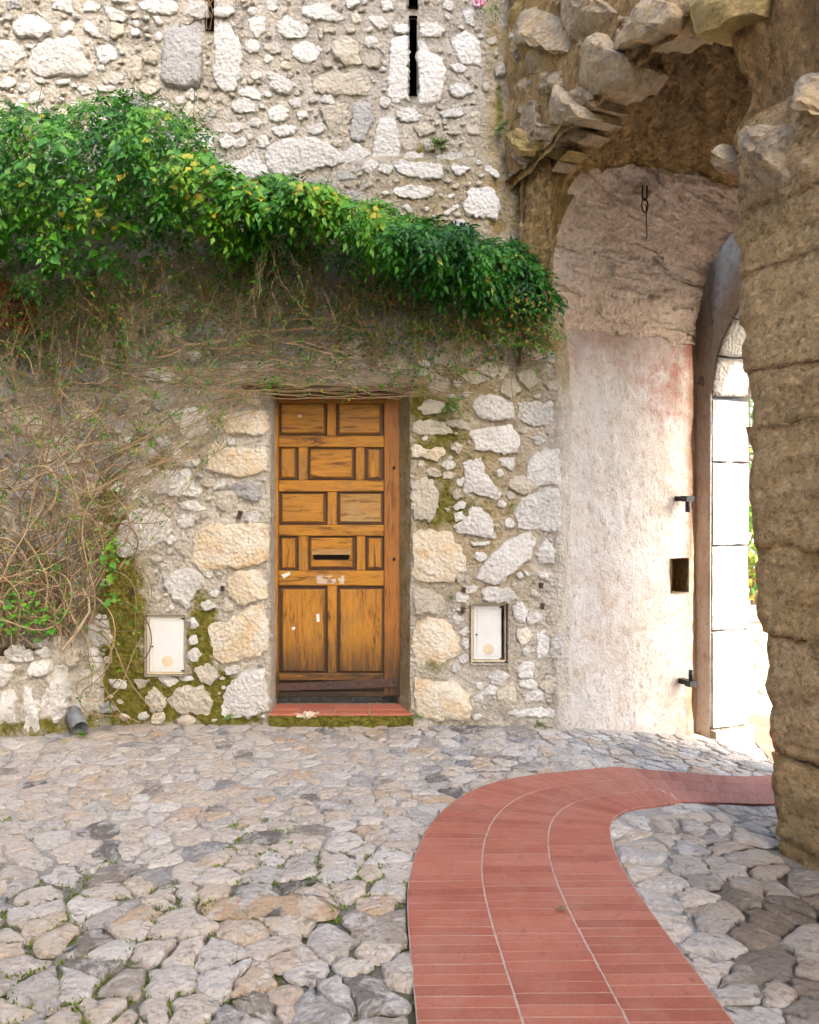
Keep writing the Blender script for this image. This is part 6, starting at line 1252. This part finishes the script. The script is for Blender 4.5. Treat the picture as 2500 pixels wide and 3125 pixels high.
def shrub(name, loc, hgt, rad, n_, label, seed, cat, tl, group):
    r2 = np.random.RandomState(seed); o = empty(name, loc, label, cat, group); tr = MB(); base = Vector(loc); L = Leaves(); cl = []
    top = base+Vector((0, 0, hgt)); tr.tube([base+Vector((0, 0, -.1)), base+Vector((.04, 0, hgt*.3)), base+Vector((-.02, .03, hgt*.62))], rad*.09, 8, True, rad*.04)
    for k in range(16):
        a = r2.uniform(0, 6.28); e = r2.uniform(.25, 1); p = base+Vector((math.cos(a)*rad*r2.uniform(.4, .95), math.sin(a)*rad*r2.uniform(.4, .95), hgt*e)); q = base+Vector((0, 0, hgt*r2.uniform(.2, .55)))
        tr.tube([q, (q+p)/2+Vector((0, 0, .05)), p], rad*.03, 5, False, rad*.008); cl.append(np.array(p))
    child('trunk', mesh('trunk', tr.V, tr.F, {'tint': [.2]*len(tr.V)}), MAT['stem'], o)
    P = np.array(cl)[r2.randint(0, len(cl), n_)]+r2.normal(0, rad*.22, (n_, 3)); D = r2.normal(0, 1, (n_, 3))+np.array([0, -.4, -.1]); N = r2.normal(0, .6, (n_, 3))+np.array([0, -.4, 1])
    L.stamp(LF_V, LF_F, P, D, N, r2.uniform(.06, .12, n_), r2.uniform(*tl, n_)); c = child('crown', L.mesh('crown'), MAT['leaf2'], o); c['kind'] = 'stuff'
shrub('garden_shrub', (4.05, 9.4, -.6), 2.1, .8, 1800, 'yellow-green broad-leaved shrub behind the low wall outside the gate', 21, 'shrub', (.3, 1), 'garden shrubs beyond the gate')
shrub('garden_shrub', (5.2, 10.0, -.6), 2.4, .9, 1500, 'darker shrub standing farther along the low wall outside the gate', 22, 'shrub', (.1, .8), 'garden shrubs beyond the gate')
shrub('garden_tree', (5.6, 12.6, -.7), 4.6, 1.5, 2600, 'pale tree rising above the shrubs outside the gate', 23, 'tree', (.3, .95), None)
shrub('garden_tree', (7.9, 15.5, -.8), 6.2, 2.2, 2600, 'tall distant tree beyond the garden outside the gate', 24, 'tree', (.2, .8), None)
dc = empty('drain_cover', (2.16, 4.90, float(gz(2.16, 4.90))), 'round pale drain cover set in cobbles behind the gate pier', 'drain cover')
mb = MB()
for r0, r1, zz_ in ((.0, .085, .012), (.105, .13, .014)):
    n = 32; V = []
    for r in (max(r0, .001), r1):
        for k in range(n): t_ = 2*math.pi*k/n; x, y = 2.16+r*math.cos(t_), 4.90+r*math.sin(t_); V.append((x, y, float(gz(x, y))+zz_))
    child('cover_ring' if r0 else 'cover_plate', mesh('cover', V, [(k, (k+1) % n, n+(k+1) % n, n+k) for k in range(n)], {'tint': [.2]*(2*n)}), MAT['jamb'], dc, False)

# ------------------------------------------------------------------ unseen houses added behind and left of the camera to cut low sky light
def house(name, x0, x1, y0, y1, hgt, face, label):
    o = empty(name, ((x0+x1)/2, (y0+y1)/2, 0), label, 'house', 'unseen houses added to shape the light'); rf = .9
    V = [(x, y, z) for z in (-.3, hgt) for x, y in ((x0, y0), (x1, y0), (x1, y1), (x0, y1))]
    at = lambda n_: {'moss': [0]*n_, 'ochre': [.25]*n_, 'white': [.5]*n_, 'dark': [.1]*n_, 'tint': [.3]*n_, 'rot': [0]*n_}
    child('wall', mesh('wall', V, [(0, 1, 5, 4), (1, 2, 6, 5), (2, 3, 7, 6), (3, 0, 4, 7)], at(8)), MAT['mortar'], o, False)  # walls of the added unseen house
    e = .35; xm, ym = (x0+x1)/2, (y0+y1)/2
    if x1-x0 > y1-y0: V = [(x0-e, y0-e, hgt), (x1+e, y0-e, hgt), (x1+e, y1+e, hgt), (x0-e, y1+e, hgt), (x0-e, ym, hgt+rf), (x1+e, ym, hgt+rf)]; F = [(0, 1, 5, 4), (2, 3, 4, 5), (1, 2, 5), (3, 0, 4), (3, 2, 1, 0)]
    else: V = [(x0-e, y0-e, hgt), (x1+e, y0-e, hgt), (x1+e, y1+e, hgt), (x0-e, y1+e, hgt), (xm, y0-e, hgt+rf), (xm, y1+e, hgt+rf)]; F = [(1, 2, 5, 4), (3, 0, 4, 5), (0, 1, 4), (2, 3, 5), (3, 2, 1, 0)]
    child('roof', mesh('roof', V, F, at(6)), MAT['tile'], o, False)
    L_ = (x1-x0) if face == 'y' else (y1-y0); n_ = int(L_/2.4)
    for st_ in range(int(hgt/2.7)):
        for i in range(n_):
            c = (x0 if face == 'y' else y0)+L_*(i+.5)/n_; z0 = .9+st_*2.7 if not (st_ == 0 and i == 1) else .0; w_ = .45; hh_ = 1.3 if z0 > 0 else 2.1
            for nm, gw_, dep, mt in (('window_frame' if z0 > 0 else 'door_frame', .08, .05, 'wood_grey'), ('shutter' if z0 > 0 else 'door_leaf', 0, .07, 'wood_v')):
                mb = MB()
                if face == 'y': mb.box(c-w_-gw_, c+w_+gw_, y1+.001, y1+dep, z0-gw_*(z0 > 0), z0+hh_+gw_)
                else: mb.box(x1+.001, x1+dep, c-w_-gw_, c+w_+gw_, z0-gw_*(z0 > 0), z0+hh_+gw_)
                child(nm, mesh(nm, mb.V, mb.F, at(8)), MAT[mt], o, False)
house('unseen_house', -10.5, 1.4, -8.2, -3.4, 9.5, 'y', 'unseen house added behind the camera to cut the low sky light')
house('unseen_house', -12.0, -6.6, -2.4, 4.6, 9.0, 'x', 'unseen house added on the left to cut the low sky light')
